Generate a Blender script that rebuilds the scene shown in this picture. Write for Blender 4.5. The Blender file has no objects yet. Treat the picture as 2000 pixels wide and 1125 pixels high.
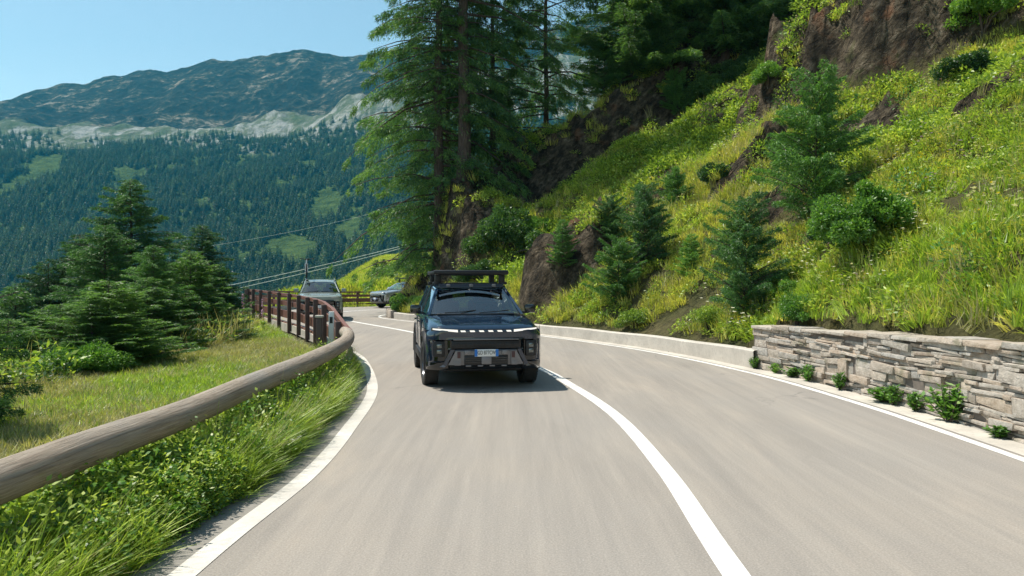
import bpy, bmesh, math, random
import numpy as np
from mathutils import Vector, Matrix
R = math.radians
SC = bpy.context.scene
COL = SC.collection
# ------------------------------------------------------------------ camera, sky, sun
cam_d = bpy.data.cameras.new('camera'); cam = bpy.data.objects.new('camera', cam_d); COL.objects.link(cam)
cam_d.sensor_width = 36; cam_d.lens = 27.0; cam_d.clip_start = .1; cam_d.clip_end = 9000
CAMZ = 1.75; PITCH = math.atan(14.5/1500)
cam.location = (0, 0, CAMZ); cam.rotation_euler = (R(90)-PITCH, 0, 0)
SC.camera = cam
SUN = Vector((-.50, .20, 1.0)).normalized()
ELEV = math.asin(SUN.z); AZ = math.atan2(SUN.x, SUN.y)
w = bpy.data.worlds.new('World'); SC.world = w; w.use_nodes = True
nt = w.node_tree; bg = nt.nodes['Background']
sky = nt.nodes.new('ShaderNodeTexSky'); sky.sky_type = 'NISHITA'; sky.sun_disc = False
sky.sun_elevation = ELEV; sky.sun_rotation = AZ; sky.altitude = 900; sky.air_density = 1.0; sky.dust_density = .6; sky.ozone_density = 1.6
sm = nt.nodes.new('ShaderNodeMix'); sm.data_type = 'RGBA'; sm.blend_type = 'MULTIPLY'; sm.inputs[0].default_value = 1; sm.inputs[7].default_value = (1.13, 1.10, .86, 1)
nt.links.new(sky.outputs[0], sm.inputs[6]); nt.links.new(sm.outputs[2], bg.inputs[0]); bg.inputs[1].default_value = .14
sd = bpy.data.lights.new('sun', 'SUN'); sd.energy = 4.6; sd.angle = R(.53); sd.color = (1, .94, .83)
so = bpy.data.objects.new('sun', sd); COL.objects.link(so); so.rotation_euler = SUN.to_track_quat('Z', 'Y').to_euler(); so.location = (-30, 40, 60)
SC.view_settings.view_transform = 'Standard'; SC.view_settings.look = 'None'; SC.view_settings.gamma = 1; SC.view_settings.exposure = .58
try:
    SC.cycles.max_bounces = 7; SC.cycles.diffuse_bounces = 3; SC.cycles.glossy_bounces = 3; SC.cycles.transparent_max_bounces = 10
    SC.cycles.transmission_bounces = 4; SC.cycles.volume_bounces = 0; SC.cycles.use_denoising = True
    SC.cycles.caustics_reflective = False; SC.cycles.caustics_refractive = False; SC.cycles.sample_clamp_indirect = 6
except Exception: pass
HAZE_DENSITY = .00012

# ------------------------------------------------------------------ helpers
rng = np.random.default_rng(7)
def tag(o, label=None, cat=None, group=None, kind=None):
    if label: o['label'] = label
    if cat: o['category'] = cat
    if group: o['group'] = group
    if kind: o['kind'] = kind
    return o
def link(name, me, mat=None, parent=None):
    o = bpy.data.objects.new(name, me); COL.objects.link(o)
    if mat is not None:
        for m in (mat if isinstance(mat, (list, tuple)) else [mat]): me.materials.append(m)
    if parent is not None: o.parent = parent
    return o
def empty(name, loc=(0, 0, 0), rz=0, parent=None):
    o = bpy.data.objects.new(name, None); COL.objects.link(o); o.location = loc; o.rotation_euler = (0, 0, rz)
    o.empty_display_size = .3
    if parent is not None: o.parent = parent
    return o
def npmesh(name, V, F, smooth=False):
    V = np.asarray(V, dtype=np.float32); F = np.asarray(F, dtype=np.int32)
    me = bpy.data.meshes.new(name); k = F.shape[1]
    me.vertices.add(len(V)); me.vertices.foreach_set('co', V.ravel())
    me.loops.add(F.size); me.loops.foreach_set('vertex_index', F.ravel())
    me.polygons.add(len(F)); me.polygons.foreach_set('loop_start', np.arange(0, F.size, k, dtype=np.int32))
    me.polygons.foreach_set('use_smooth', np.full(len(F), smooth, dtype=bool))
    me.update(calc_edges=True)
    return me
def bm_mesh(name, bm, sharp=35):
    if sharp:
        bm.normal_update()
        for f in bm.faces: f.smooth = True
        for e in bm.edges:
            if len(e.link_faces) == 2 and e.calc_face_angle(0) > R(sharp): e.smooth = False
    me = bpy.data.meshes.new(name); bm.to_mesh(me); bm.free(); return me
def box(bm, c, s, rot=None, bev=0, mi=0):
    m = Matrix.Translation(c)
    if rot is not None: m = m @ rot
    r = bmesh.ops.create_cube(bm, size=1, matrix=m @ Matrix.Diagonal((s[0], s[1], s[2], 1)))
    fs = set(f for v in r['verts'] for f in v.link_faces)
    for f in fs: f.material_index = mi
    if bev:
        es = list(set(e for v in r['verts'] for e in v.link_edges))
        rr = bmesh.ops.bevel(bm, geom=es, offset=bev, segments=2, affect='EDGES', profile=.5)
        for f in rr['faces']: f.material_index = mi
def tube(bm, pts, r, seg=8, cap=True, mi=0):
    pts = [Vector(p) for p in pts]; n = len(pts); rings = []
    rr = r if isinstance(r, (list, tuple)) else [r]*n
    up = Vector((0, 0, 1)); prev = None
    for i, p in enumerate(pts):
        t = (pts[min(i+1, n-1)]-pts[max(i-1, 0)]).normalized()
        if prev is None:
            a = t.cross(up)
            if a.length < .05: a = t.cross(Vector((1, 0, 0)))
        else:
            a = prev - t*prev.dot(t)
        a.normalize(); prev = a; b = t.cross(a)
        rings.append([bm.verts.new(p+(a*math.cos(2*math.pi*k/seg)+b*math.sin(2*math.pi*k/seg))*rr[i]) for k in range(seg)])
    for i in range(n-1):
        for k in range(seg):
            f = bm.faces.new((rings[i][k], rings[i][(k+1) % seg], rings[i+1][(k+1) % seg], rings[i+1][k])); f.material_index = mi
    if cap:
        f = bm.faces.new(rings[0][::-1]); f.material_index = mi
        f = bm.faces.new(rings[-1]); f.material_index = mi
def lathe(bm, prof, seg=32, axis='x', c=(0, 0, 0), mi=0):
    # prof: (offset along axis, radius)
    rings = []
    for a, r in prof:
        ring = []
        for k in range(seg):
            th = 2*math.pi*k/seg
            ring.append(bm.verts.new((c[0]+a, c[1]+r*math.cos(th), c[2]+r*math.sin(th))))
        rings.append(ring)
    for i in range(len(prof)-1):
        for k in range(seg):
            f = bm.faces.new((rings[i][k], rings[i][(k+1) % seg], rings[i+1][(k+1) % seg], rings[i+1][k])); f.material_index = mi
    return rings
def prism(bm, poly, y0, y1, mi=0, bow=None):
    """polygon in x,z extruded along y"""
    g = (lambda x: bow(x)) if bow else (lambda x: 0)
    a = [bm.verts.new((x, y0+g(x), z)) for x, z in poly]; b = [bm.verts.new((x, y1+g(x), z)) for x, z in poly]
    n = len(poly); fs = [bm.faces.new(a), bm.faces.new(b[::-1])]
    for i in range(n): fs.append(bm.faces.new((a[i], b[i], b[(i+1) % n], a[(i+1) % n])))
    for f in fs: f.material_index = mi
def smooth(a, b, x):
    t = np.clip((x-a)/(b-a), 0, 1); return t*t*(3-2*t)

def _h(ix, iy, s):
    n = (ix.astype(np.int64)*374761393 + iy.astype(np.int64)*668265263 + s*1442695041) & 0xffffffff
    n = ((n ^ (n >> 13))*1274126177) & 0xffffffff
    n = ((n ^ (n >> 15))*2246822519) & 0xffffffff
    return ((n ^ (n >> 16)) & 0xffff)/65535.0
def vn(x, y, s=0):
    x = np.asarray(x, float); y = np.asarray(y, float)
    ix = np.floor(x); iy = np.floor(y); fx = x-ix; fy = y-iy
    fx = fx*fx*(3-2*fx); fy = fy*fy*(3-2*fy)
    a = _h(ix, iy, s); b = _h(ix+1, iy, s); c = _h(ix, iy+1, s); d = _h(ix+1, iy+1, s)
    return (a*(1-fx)+b*fx)*(1-fy)+(c*(1-fx)+d*fx)*fy
def fbm(x, y, oc=4, s=0, gain=.5):
    t = 0; a = 1; n = 0; x = np.asarray(x, float); y = np.asarray(y, float)
    for k in range(oc):
        t = t+a*vn(x, y, s+k*17); n += a; a *= gain
        x, y = x*1.62+y*1.21+5.2, y*1.62-x*1.21+1.3
    return t/n-.5

def catmull(P, step=.25):
    P = np.array(P, float); P = np.vstack([2*P[0]-P[1], P, 2*P[-1]-P[-2]]); out = []
    for i in range(1, len(P)-2):
        p0, p1, p2, p3 = P[i-1:i+3]; n = max(2, int(np.linalg.norm(p2-p1)/step))
        t = np.linspace(0, 1, n, endpoint=False)[:, None]
        out.append(.5*((2*p1)+(-p0+p2)*t+(2*p0-5*p1+4*p2-p3)*t*t+(-p0+3*p1-3*p2+p3)*t**3))
    out.append(P[-2:-1]); return np.vstack(out)
RP = catmull([(4.9, -8), (5.0, 0), (4.98, 5), (5.0, 8), (4.93, 11), (4.5, 14.66), (3.2, 19.4), (.8, 24.5), (-2.4, 30), (-5.2, 34.2), (-6.3, 36.6), (-6.5, 39), (-5.9, 41.3), (-4, 43.8), (0, 46.5), (5, 49), (14, 52)])
CP = catmull([(1.15, -8), (1.25, 0), (1.33, 4.55), (1.41, 7.06), (1.34, 10), (.98, 12.87), (.5, 15.5), (-.9, 20), (-3.5, 26.25), (-7, 33.2), (-8.9, 37.5), (-9.6, 41.5), (-8.3, 46), (-4, 49.6), (2, 52), (12, 55)])
LP = catmull([(-1.95, -8), (-1.9, 0), (-1.86, 4.55), (-1.74, 6.87), (-1.83, 9), (-2.11, 12.1), (-2.88, 15.7), (-3.7, 18.5), (-5.2, 22), (-7.6, 27.5), (-10, 33), (-11.8, 37.5), (-12.9, 42), (-12.2, 48), (-8, 52.2), (-2, 55), (6, 57.5), (16, 60)])
iF = int(np.argmin(np.abs(RP[:, 1]-34.2)+10*(RP[:, 0] > 0)))
RF = np.vstack([RP[:iF], RP[iF]+np.outer(np.linspace(0, 120, 200), (-.52, .854))])
def sdist(PL, x, y):
    """signed distance (+ right of travel), index"""
    x = np.asarray(x, float).ravel(); y = np.asarray(y, float).ravel()
    T = np.gradient(PL, axis=0); T /= np.linalg.norm(T, axis=1)[:, None]
    out = np.empty(len(x)); 
    for i in range(0, len(x), 20000):
        dx = x[i:i+20000, None]-PL[None, :, 0]; dy = y[i:i+20000, None]-PL[None, :, 1]
        d2 = dx*dx+dy*dy; k = d2.argmin(1); j = np.arange(len(k))
        cr = T[k, 0]*dy[j, k]-T[k, 1]*dx[j, k]
        out[i:i+20000] = -np.sign(cr)*np.sqrt(d2[j, k])
    return out
def offset(PL, d):
    T = np.gradient(PL, axis=0); T /= np.linalg.norm(T, axis=1)[:, None]
    return PL+np.c_[T[:, 1], -T[:, 0]]*d

# rock outcrops: centre x, y, radius along x, radius along y, angle, height
ROCKS = [(14.9, 28.8, 6.2, 3.2, -.8, 3.3), (8.2, 26.6, 1.9, 1.1, .5, .7), (2.0, 28.2, 2.0, 1.6, .5, 1.3), (7.6, 21.7, .9, .6, .3, .3), (-3.6, 38.4, 2.0, 2.6, 0, 1.2), (11.2, 33.5, 2.0, .9, .6, .6), (5.6, 29.5, 1.3, .6, .7, .4), (3.9,24.2,1.2,.5,.6,.25)]
def H(x, y, full=False):
    x = np.asarray(x, float); shp = x.shape; x = x.ravel(); y = np.asarray(y, float).ravel()
    dR = sdist(RP, x, y); dL = -sdist(LP, x, y); dF = sdist(RF, x, y)
    # ---- hill on the right
    base = .28+.65*smooth(16.2, 15.0, y)
    d = np.maximum(dF-.75, 0)
    zh = base+.72*d+.25*smooth(0, 1.5, d)
    n1 = fbm(x*.22, y*.22, 4, 3); n2 = fbm(x*.9, y*.9, 4, 9)
    zh = zh+n1*2.1*smooth(.5, 5, d)+n2*.75*smooth(0, 1.5, d)
    # nose: steep rock
    wN = smooth(33.0, 36.5, y)*smooth(2.5, -1.5, x)
    nose = .25+6.0*np.minimum(np.maximum(dR-2.75+n2*.9, 0), .8)+.5*np.maximum(dR-3.55, 0)+n2*.9*smooth(2.2, 3.0, dR)
    zh = zh*(1-wN)+np.minimum(nose, 6)*wN
    # gully behind the sunlit crest, then the dark bank
    crest = 35.2+.2*np.maximum(x, 0)+1.2*n1
    zh = zh-1.0*smooth(crest, crest+1.6, y)*smooth(-1.5, 1.0, x)
    zh = zh+(3.9+1.2*fbm(x*.35, y*.35, 3, 21))*smooth(crest+2.6, crest+4.8, y)*smooth(-3, .5, x)
    pt = fbm(x*.42+7, y*.42, 4, 201)+.25*fbm(x*1.6, y*1.6, 3, 207); rock = smooth(.155, .20, pt)*smooth(1.0, 2.5, d)
    zh = zh+.35*smooth(.14, .19, pt)*smooth(1, 2.5, d)
    for (cx, cy, rx, ry, an, hh) in ROCKS:
        ca, sa = math.cos(an), math.sin(an); u = ((x-cx)*ca+(y-cy)*sa)/rx; v = (-(x-cx)*sa+(y-cy)*ca)/ry
        q = np.sqrt(u*u+v*v)+.55*fbm(x*.7, y*.7, 3, int(cx*10)+50)
        wq = smooth(1.05, .72, q)
        st = np.abs(fbm(x*.55+y*.35, y*1.3-x*.8, 4, 31))*2
        zh = zh+wq*hh*(.75+.8*st)+wq*.55*(fbm(x*1.5, y*1.5, 4, 77))*min(1, hh+.3)
        rock = np.maximum(rock, smooth(1.15, .8, q))
        sx_ = x*.77+y*.64; sy_ = -x*.64+y*.77
        zh = zh+wq*.9*(np.abs(fbm(sx_*.9, sy_*.35, 4, 311))*2-.25)
    c_ = (zh*.8-x*.6+.25*y)*1.5+fbm(x*.7, y*.7, 3, 401)*2.2; led = np.floor(c_)+np.clip((c_ % 1)*3.2, 0, 1)-c_
    bank = smooth(crest+1.2, crest+2.4, y)*smooth(crest+6.0, crest+4.6, y)*smooth(-3, 0, x)
    zh = zh+np.maximum(rock, bank)*(.42*led+.35*fbm(x*2.4, y*2.4, 3, 411))
    rock = np.maximum(rock, smooth(crest+1.2, crest+2.4, y)*smooth(crest+6.0, crest+4.6, y)*smooth(-3, 0, x))
    rock = np.maximum(rock, wN*smooth(2.3, 2.6, dR)*smooth(5.0, 4.0, dR))
    zh = np.minimum(zh, .2+2.0*np.maximum(dR-.5, 0)*np.where(y > 38, 1, 50))
    # ---- valley on the left
    b = np.minimum(-9.3-x+.8*fbm(x*.1, y*.15, 2, 5)*2, dL-1.1)
    far = y > 56
    zv = -.05-.02*np.clip(dL, 0, 9)+.10*fbm(x*.5, y*.5, 3, 12)*smooth(.6, 2, dL)
    bb = np.maximum(b, 0)
    zv = zv-.62*bb+fbm(x*.12, y*.12, 4, 14)*np.clip(bb*.25, 0, 5)
    xl = -17.5-.09*(y-56)+2*fbm(y*.1, y*0, 2, 4)
    zm = .10*(x+22)+.095*np.clip(y-84, 0, 70)+fbm(x*.08, y*.08, 3, 41)*1.2
    zm = np.minimum(zm, 10+0*zm)-.6*np.maximum(xl-x, 0)
    wf = smooth(54, 62, y)
    zm = np.where((b > 0) | (y > 54), zm, 0)
    zv = zv*(1-wf)+np.maximum(zm, zv)*wf
    zv = np.maximum(zv, -128+0*zv)
    thr = np.where(y < 15.5, .88, .55)
    z = np.where(dR > thr, zh, np.where(dL > 0, zv, -.06))
    z = np.where((dR > 0) & (dR <= thr), -.06, z)
    # valley floor stays well under the road
    veg_ok = np.where(dR > .55, 1-rock, 0)
    z = z.reshape(shp)
    if full: return z, rock.reshape(shp)*(dR.reshape(shp) > .4), dR.reshape(shp), dL.reshape(shp)
    return z
def ray(px, py):
    c, s = math.cos(PITCH), math.sin(PITCH); a = (px-1000)/1500; b = (562.5-py)/1500
    return Vector((a, c+b*s, -s+b*c))
def at(px, py, ymin=4, ymax=120):
    r = ray(px, py); Y = np.arange(ymin, ymax, .06); k = Y/r.y
    z = CAMZ+k*r.z; h = H(k*r.x, Y); m = np.nonzero(z < h)[0]
    i = m[0] if len(m) else len(Y)-1
    return Vector((k[i]*r.x, Y[i], float(h[i])))
def dep(px, py, Y):
    r = ray(px, py); k = Y/r.y; return Vector((k*r.x, Y, CAMZ+k*r.z))

# ------------------------------------------------------------------ materials
def mat(name): 
    m = bpy.data.materials.new(name); m.use_nodes = True; nt = m.node_tree; nt.nodes.clear()
    out = nt.nodes.new('ShaderNodeOutputMaterial'); return m, nt, out
def N(nt, t, **k):
    n = nt.nodes.new('ShaderNode'+t)
    for a, b in k.items():
        if a in n.inputs.keys() if isinstance(a, str) else False: n.inputs[a].default_value = b
        else: setattr(n, a, b)
    return n
def noise(nt, scale, detail=4, vec=None, rough=.55, dist=0):
    n = nt.nodes.new('ShaderNodeTexNoise'); n.inputs['Scale'].default_value = scale; n.inputs['Detail'].default_value = detail
    n.inputs['Roughness'].default_value = rough; n.inputs['Distortion'].default_value = dist
    if vec is not None: nt.links.new(vec, n.inputs['Vector'])
    return n.outputs['Fac']
def ramp(nt, fac, stops, interp='LINEAR'):
    n = nt.nodes.new('ShaderNodeValToRGB'); cr = n.color_ramp; cr.interpolation = interp
    while len(cr.elements) > 1: cr.elements.remove(cr.elements[-1])
    cr.elements[0].position = stops[0][0]; cr.elements[0].color = (*stops[0][1], 1)
    for p, c in stops[1:]:
        e = cr.elements.new(p); e.color = (*c, 1)
    nt.links.new(fac, n.inputs[0]); return n.outputs[0]
def mixc(nt, fac, a, b, mode='MIX'):
    n = nt.nodes.new('ShaderNodeMix'); n.data_type = 'RGBA'; n.blend_type = mode
    for s, v in ((n.inputs[0], fac), (n.inputs[6], a), (n.inputs[7], b)):
        if isinstance(v, (int, float)): s.default_value = v
        elif isinstance(v, (tuple, list)): s.default_value = (*v, 1)
        else: nt.links.new(v, s)
    return n.outputs[2]
def math_(nt, op, a, b=0, c=0):
    n = nt.nodes.new('ShaderNodeMath'); n.operation = op
    for i, v in enumerate((a, b, c)):
        if isinstance(v, (int, float)): n.inputs[i].default_value = v
        else: nt.links.new(v, n.inputs[i])
    return n.outputs[0]
def coords(nt, kind='Object', scale=(1, 1, 1), rot=(0, 0, 0)):
    t = nt.nodes.new('ShaderNodeTexCoord'); m = nt.nodes.new('ShaderNodeMapping'); m.inputs['Scale'].default_value = scale; m.inputs['Rotation'].default_value = rot
    nt.links.new(t.outputs[kind], m.inputs[0]); return m.outputs[0]
def bsdf(nt, out, col, rough=.8, metal=0, bump=None, bstr=.3, bdist=.02, spec=.5, coat=0):
    p = nt.nodes.new('ShaderNodeBsdfPrincipled')
    for nm, v in (('Base Color', col), ('Roughness', rough), ('Metallic', metal), ('Specular IOR Level', spec), ('Coat Weight', coat)):
        if isinstance(v, (int, float)): p.inputs[nm].default_value = v
        elif isinstance(v, (tuple, list)): p.inputs[nm].default_value = (*v, 1)
        else: nt.links.new(v, p.inputs[nm])
    if bump is not None:
        b = nt.nodes.new('ShaderNodeBump'); b.inputs['Strength'].default_value = bstr; b.inputs['Distance'].default_value = bdist
        nt.links.new(bump, b.inputs['Height']); nt.links.new(b.outputs[0], p.inputs['Normal'])
    nt.links.new(p.outputs[0], out.inputs['Surface']); return p
def simple(name, col, rough=.6, metal=0, var=.15, scale=6, spec=.5, coat=0):
    m, nt, out = mat(name); v = coords(nt)
    n = noise(nt, scale, 5, v); c = mixc(nt, n, tuple(x*(1-var) for x in col), tuple(min(1, x*(1+var)) for x in col))
    bsdf(nt, out, c, rough, metal, n, .08, .01, spec, coat); return m
GAIN = {'slope_grass': 2.0, 'fresh_grass': 1.9, 'herb_leaves': 1.95, 'broad_leaves': 1.35, 'dark_broad_leaves': 1.2, 'sapling_needles': 1.8, 'larch_needles': 1.7, 'spruce_needles': 1.5, 'dry_grass': 1.25, 'far_spruce': 1.5, 'far_larch': 1.7}
def leafmat(name, stops, trans=.35, tint=True, patch=.9):
    gn = GAIN.get(name, 1); stops = [(p_, tuple(min(.85, c_*gn) for c_ in col_)) for p_, col_ in stops]; trans = min(.55, trans+.08) if 'needles' not in name else trans+.17
    m, nt, out = mat(name)
    g = nt.nodes.new('ShaderNodeNewGeometry'); oi = nt.nodes.new('ShaderNodeObjectInfo')
    n = noise(nt, patch, 3, g.outputs['Position'])
    f = math_(nt, 'ADD', math_(nt, 'MULTIPLY', g.outputs['Random Per Island'], .55), math_(nt, 'MULTIPLY', n, .6))
    f = math_(nt, 'ADD', f, math_(nt, 'MULTIPLY', math_(nt, 'SUBTRACT', oi.outputs['Random'], .5), .35 if tint else 0))
    c = ramp(nt, f, stops)
    d = nt.nodes.new('ShaderNodeBsdfDiffuse'); t = nt.nodes.new('ShaderNodeBsdfTranslucent'); mx = nt.nodes.new('ShaderNodeMixShader'); mx.inputs[0].default_value = trans
    nt.links.new(c, d.inputs[0]); nt.links.new(mixc(nt, 1.0, c, (1.0, 1.0, .55), 'MULTIPLY'), t.inputs[0])
    gl = nt.nodes.new('ShaderNodeBsdfGlossy'); gl.inputs['Roughness'].default_value = .45; m2 = nt.nodes.new('ShaderNodeMixShader'); m2.inputs[0].default_value = .04
    nt.links.new(d.outputs[0], mx.inputs[1]); nt.links.new(t.outputs[0], mx.inputs[2])
    nt.links.new(mx.outputs[0], m2.inputs[1]); nt.links.new(gl.outputs[0], m2.inputs[2]); nt.links.new(m2.outputs[0], out.inputs['Surface']); return m
M = {}
M['larch'] = leafmat('larch_needles', [(.2, (.022, .062, .022)), (.55, (.05, .118, .03)), (.9, (.12, .22, .045))], .35)
M['ridge'] = leafmat('ridge_needles', [(.2, (.05, .13, .04)), (.55, (.11, .24, .06)), (.9, (.22, .38, .08))], .45)
M['spruce'] = leafmat('spruce_needles', [(.2, (.014, .046, .02)), (.6, (.035, .098, .03)), (.95, (.085, .19, .042))], .25)
M['sapling'] = leafmat('sapling_needles', [(.2, (.025, .07, .02)), (.6, (.06, .145, .03)), (.95, (.13, .25, .045))], .3)
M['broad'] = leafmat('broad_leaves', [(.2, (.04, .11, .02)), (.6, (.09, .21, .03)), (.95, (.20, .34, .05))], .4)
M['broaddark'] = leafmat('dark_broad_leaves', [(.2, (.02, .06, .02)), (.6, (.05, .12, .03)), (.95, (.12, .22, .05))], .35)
M['grass'] = leafmat('slope_grass', [(.15, (.09, .12, .02)), (.5, (.23, .26, .038)), (.85, (.42, .38, .10))], .4, patch=.5)
M['grassg'] = leafmat('fresh_grass', [(.15, (.055, .11, .012)), (.5, (.15, .23, .025)), (.9, (.28, .36, .05))], .45, patch=.6)
M['herb'] = leafmat('herb_leaves', [(.15, (.03, .07, .012)), (.5, (.12, .19, .025)), (.9, (.30, .36, .06))], .4, patch=.5)
M['dry'] = leafmat('dry_grass', [(.15, (.14, .17, .05)), (.5, (.28, .28, .11)), (.9, (.46, .40, .22))], .35, patch=.4)
M['flower_w'] = leafmat('pale_petals', [(.2, (.6, .58, .42)), (.9, (.8, .78, .62))], .3)
M['flower_y'] = leafmat('yellow_petals', [(.2, (.75, .55, .03)), (.9, (.85, .7, .08))], .3)
M['flower_p'] = leafmat('mauve_petals', [(.2, (.35, .16, .36)), (.9, (.5, .3, .5))], .3)
def m_bark():
    m, nt, out = mat('bark'); v = coords(nt, scale=(6, 6, 1.2)); n = noise(nt, 2.2, 6, v, .65)
    bsdf(nt, out, ramp(nt, n, [(.3, (.03, .022, .018)), (.55, (.085, .06, .048)), (.75, (.16, .13, .11))]), .9, bump=n, bstr=.8, bdist=.05); return m
M['bark'] = m_bark()
def m_hill():
    m, nt, out = mat('hillside_soil_and_rock'); g = nt.nodes.new('ShaderNodeNewGeometry'); P = g.outputs['Position']
    at_ = nt.nodes.new('ShaderNodeAttribute'); at_.attribute_name = 'rock'
    n1 = noise(nt, .7, 6, P); n2 = noise(nt, 5, 6, P, .65); n3 = noise(nt, .25, 3, P)
    soil = ramp(nt, n1, [(.3, (.06, .065, .025)), (.5, (.13, .11, .05)), (.7, (.22, .17, .09)), (.85, (.24, .15, .085))])
    soil = mixc(nt, .35, soil, ramp(nt, n2, [(.35, (.03, .05, .015)), (.7, (.26, .27, .09))]))
    m0 = nt.nodes.new('ShaderNodeMapping'); m0.inputs['Rotation'].default_value = (.25, .9, .2); nt.links.new(P, m0.inputs[0]); mp = nt.nodes.new('ShaderNodeMapping'); mp.inputs['Scale'].default_value = (.9, .9, 1.7); nt.links.new(m0.outputs[0], mp.inputs[0])
    r1 = noise(nt, 1.7, 10, mp.outputs[0], .74, .2)
    vo = nt.nodes.new('ShaderNodeTexVoronoi'); vo.feature = 'DISTANCE_TO_EDGE'; vo.inputs['Scale'].default_value = .9; wz = nt.nodes.new('ShaderNodeTexNoise'); wz.inputs['Scale'].default_value = 1.4; wz.inputs['Detail'].default_value = 7; nt.links.new(mp.outputs[0], wz.inputs['Vector']); wa = nt.nodes.new('ShaderNodeVectorMath'); wa.operation = 'MULTIPLY_ADD'; wa.inputs[1].default_value = (2.2, 2.2, 2.2); nt.links.new(wz.outputs['Color'], wa.inputs[0]); nt.links.new(mp.outputs[0], wa.inputs[2]); nt.links.new(wa.outputs[0], vo.inputs['Vector'])
    rock = ramp(nt, r1, [(.34, (.010, .009, .007)), (.44, (.045, .036, .024)), (.52, (.105, .082, .055)), (.60, (.20, .16, .11)), (.72, (.42, .36, .27))])
    rock = mixc(nt, ramp(nt, noise(nt, .8, 3, P), [(.60, (0, 0, 0)), (.70, (.6, .6, .6))]), rock, (.28, .135, .07))
    rock = mixc(nt, ramp(nt, n1, [(.6, (0, 0, 0)), (.72, (.8, .8, .8))]), rock, (.12, .15, .04))
    f = math_(nt, 'ADD', at_.outputs['Fac'], math_(nt, 'MULTIPLY', math_(nt, 'SUBTRACT', n2, .5), .9))
    f = ramp(nt, f, [(.42, (0, 0, 0)), (.55, (1, 1, 1))])
    c = mixc(nt, f, soil, rock)
    crack = ramp(nt, vo.outputs[0], [(0, (0, 0, 0)), (.05, (1, 1, 1))]); c = mixc(nt, math_(nt, 'MULTIPLY', math_(nt, 'MULTIPLY', f, ramp(nt, noise(nt, 1.6, 3, P), [(.5, (0, 0, 0)), (.62, (.8, .8, .8))])), math_(nt, 'SUBTRACT', 1.0, crack)), c, (.015, .012, .010))
    h = math_(nt, 'ADD', r1, math_(nt, 'MULTIPLY', crack, .25)); h = math_(nt, 'ADD', h, math_(nt, 'MULTIPLY', n2, .3))
    bsdf(nt, out, c, .95, bump=h, bstr=1.0, bdist=.6, spec=.2); return m
M['hill'] = m_hill()
def m_asphalt():
    m, nt, out = mat('worn_asphalt'); g = nt.nodes.new('ShaderNodeNewGeometry'); P = g.outputs['Position']
    mp = nt.nodes.new('ShaderNodeMapping'); mp.inputs['Scale'].default_value = (1.6, .22, 1); mp.inputs['Rotation'].default_value = (0, 0, -.08); nt.links.new(P, mp.inputs[0])
    a = noise(nt, .9, 7, mp.outputs[0], .68, .5); b = noise(nt, 70, 3, P, .75); c_ = noise(nt, .30, 5, P, .6); f = noise(nt, 22, 4, P, .8)
    m2 = nt.nodes.new('ShaderNodeMapping'); m2.inputs['Scale'].default_value = (5.5, .16, 1); m2.inputs['Rotation'].default_value = (0, 0, -.1); nt.links.new(P, m2.inputs[0]); st = noise(nt, 1.0, 6, m2.outputs[0], .7, .4)
    c = ramp(nt, a, [(.3, (.165, .153, .140)), (.45, (.25, .225, .197)), (.55, (.30, .266, .226)), (.7, (.41, .345, .28))])
    c = mixc(nt, ramp(nt, c_, [(.42, (0, 0, 0)), (.6, (.65, .65, .65))]), c, (.245, .233, .218))
    c = mixc(nt, .30, c, ramp(nt, st, [(.3, (.16, .145, .13)), (.5, (.30, .265, .23)), (.7, (.50, .44, .37))]))
    c = mixc(nt, .40, c, ramp(nt, b, [(.25, (.11, .10, .09)), (.5, (.30, .265, .23)), (.75, (.54, .49, .43))]))
    c = mixc(nt, ramp(nt, f, [(.63, (0, 0, 0)), (.72, (.6, .6, .6))]), c, (.45, .42, .38))
    # tar-sealed cracks and a few oil spots
    vo = nt.nodes.new('ShaderNodeTexVoronoi'); vo.feature = 'DISTANCE_TO_EDGE'; vo.inputs['Scale'].default_value = .22
    wv = nt.nodes.new('ShaderNodeVectorMath'); wv.operation = 'ADD'; nz = nt.nodes.new('ShaderNodeTexNoise'); nz.inputs['Scale'].default_value = 1.5; nz.inputs['Detail'].default_value = 6
    nt.links.new(P, nz.inputs['Vector']); nt.links.new(P, wv.inputs[0]); nt.links.new(nz.outputs['Color'], wv.inputs[1]); nt.links.new(wv.outputs[0], vo.inputs['Vector'])
    gate = ramp(nt, noise(nt, .3, 2, P), [(.52, (0, 0, 0)), (.6, (.55, .55, .55))])
    ck = mixc(nt, ramp(nt, vo.outputs[0], [(0, (1, 1, 1)), (.006, (0, 0, 0))]), (0, 0, 0), gate)
    c = mixc(nt, ck, c, (.10, .095, .09))
    spot = ramp(nt, noise(nt, 1.1, 2, P), [(.72, (0, 0, 0)), (.78, (.35, .35, .35))]); c = mixc(nt, spot, c, (.13, .12, .115))
    bsdf(nt, out, c, .82, bump=b, bstr=.35, bdist=.01, spec=.35); return m
M['asphalt'] = m_asphalt()
def m_paint(name, col, wear=.5):
    m, nt, out = mat(name); g = nt.nodes.new('ShaderNodeNewGeometry'); P = g.outputs['Position']
    a = noise(nt, 40, 4, P, .75); b = noise(nt, 2.5, 5, P)
    f = ramp(nt, math_(nt, 'ADD', math_(nt, 'MULTIPLY', a, .6), math_(nt, 'MULTIPLY', b, .5)), [(.53, (0, 0, 0)), (.66, (wear, wear, wear))])
    bsdf(nt, out, mixc(nt, f, col, (.30, .28, .26)), .7, bump=a, bstr=.15, bdist=.004); return m
M['line'] = m_paint('road_paint', (.76, .74, .70), .5)
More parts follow.
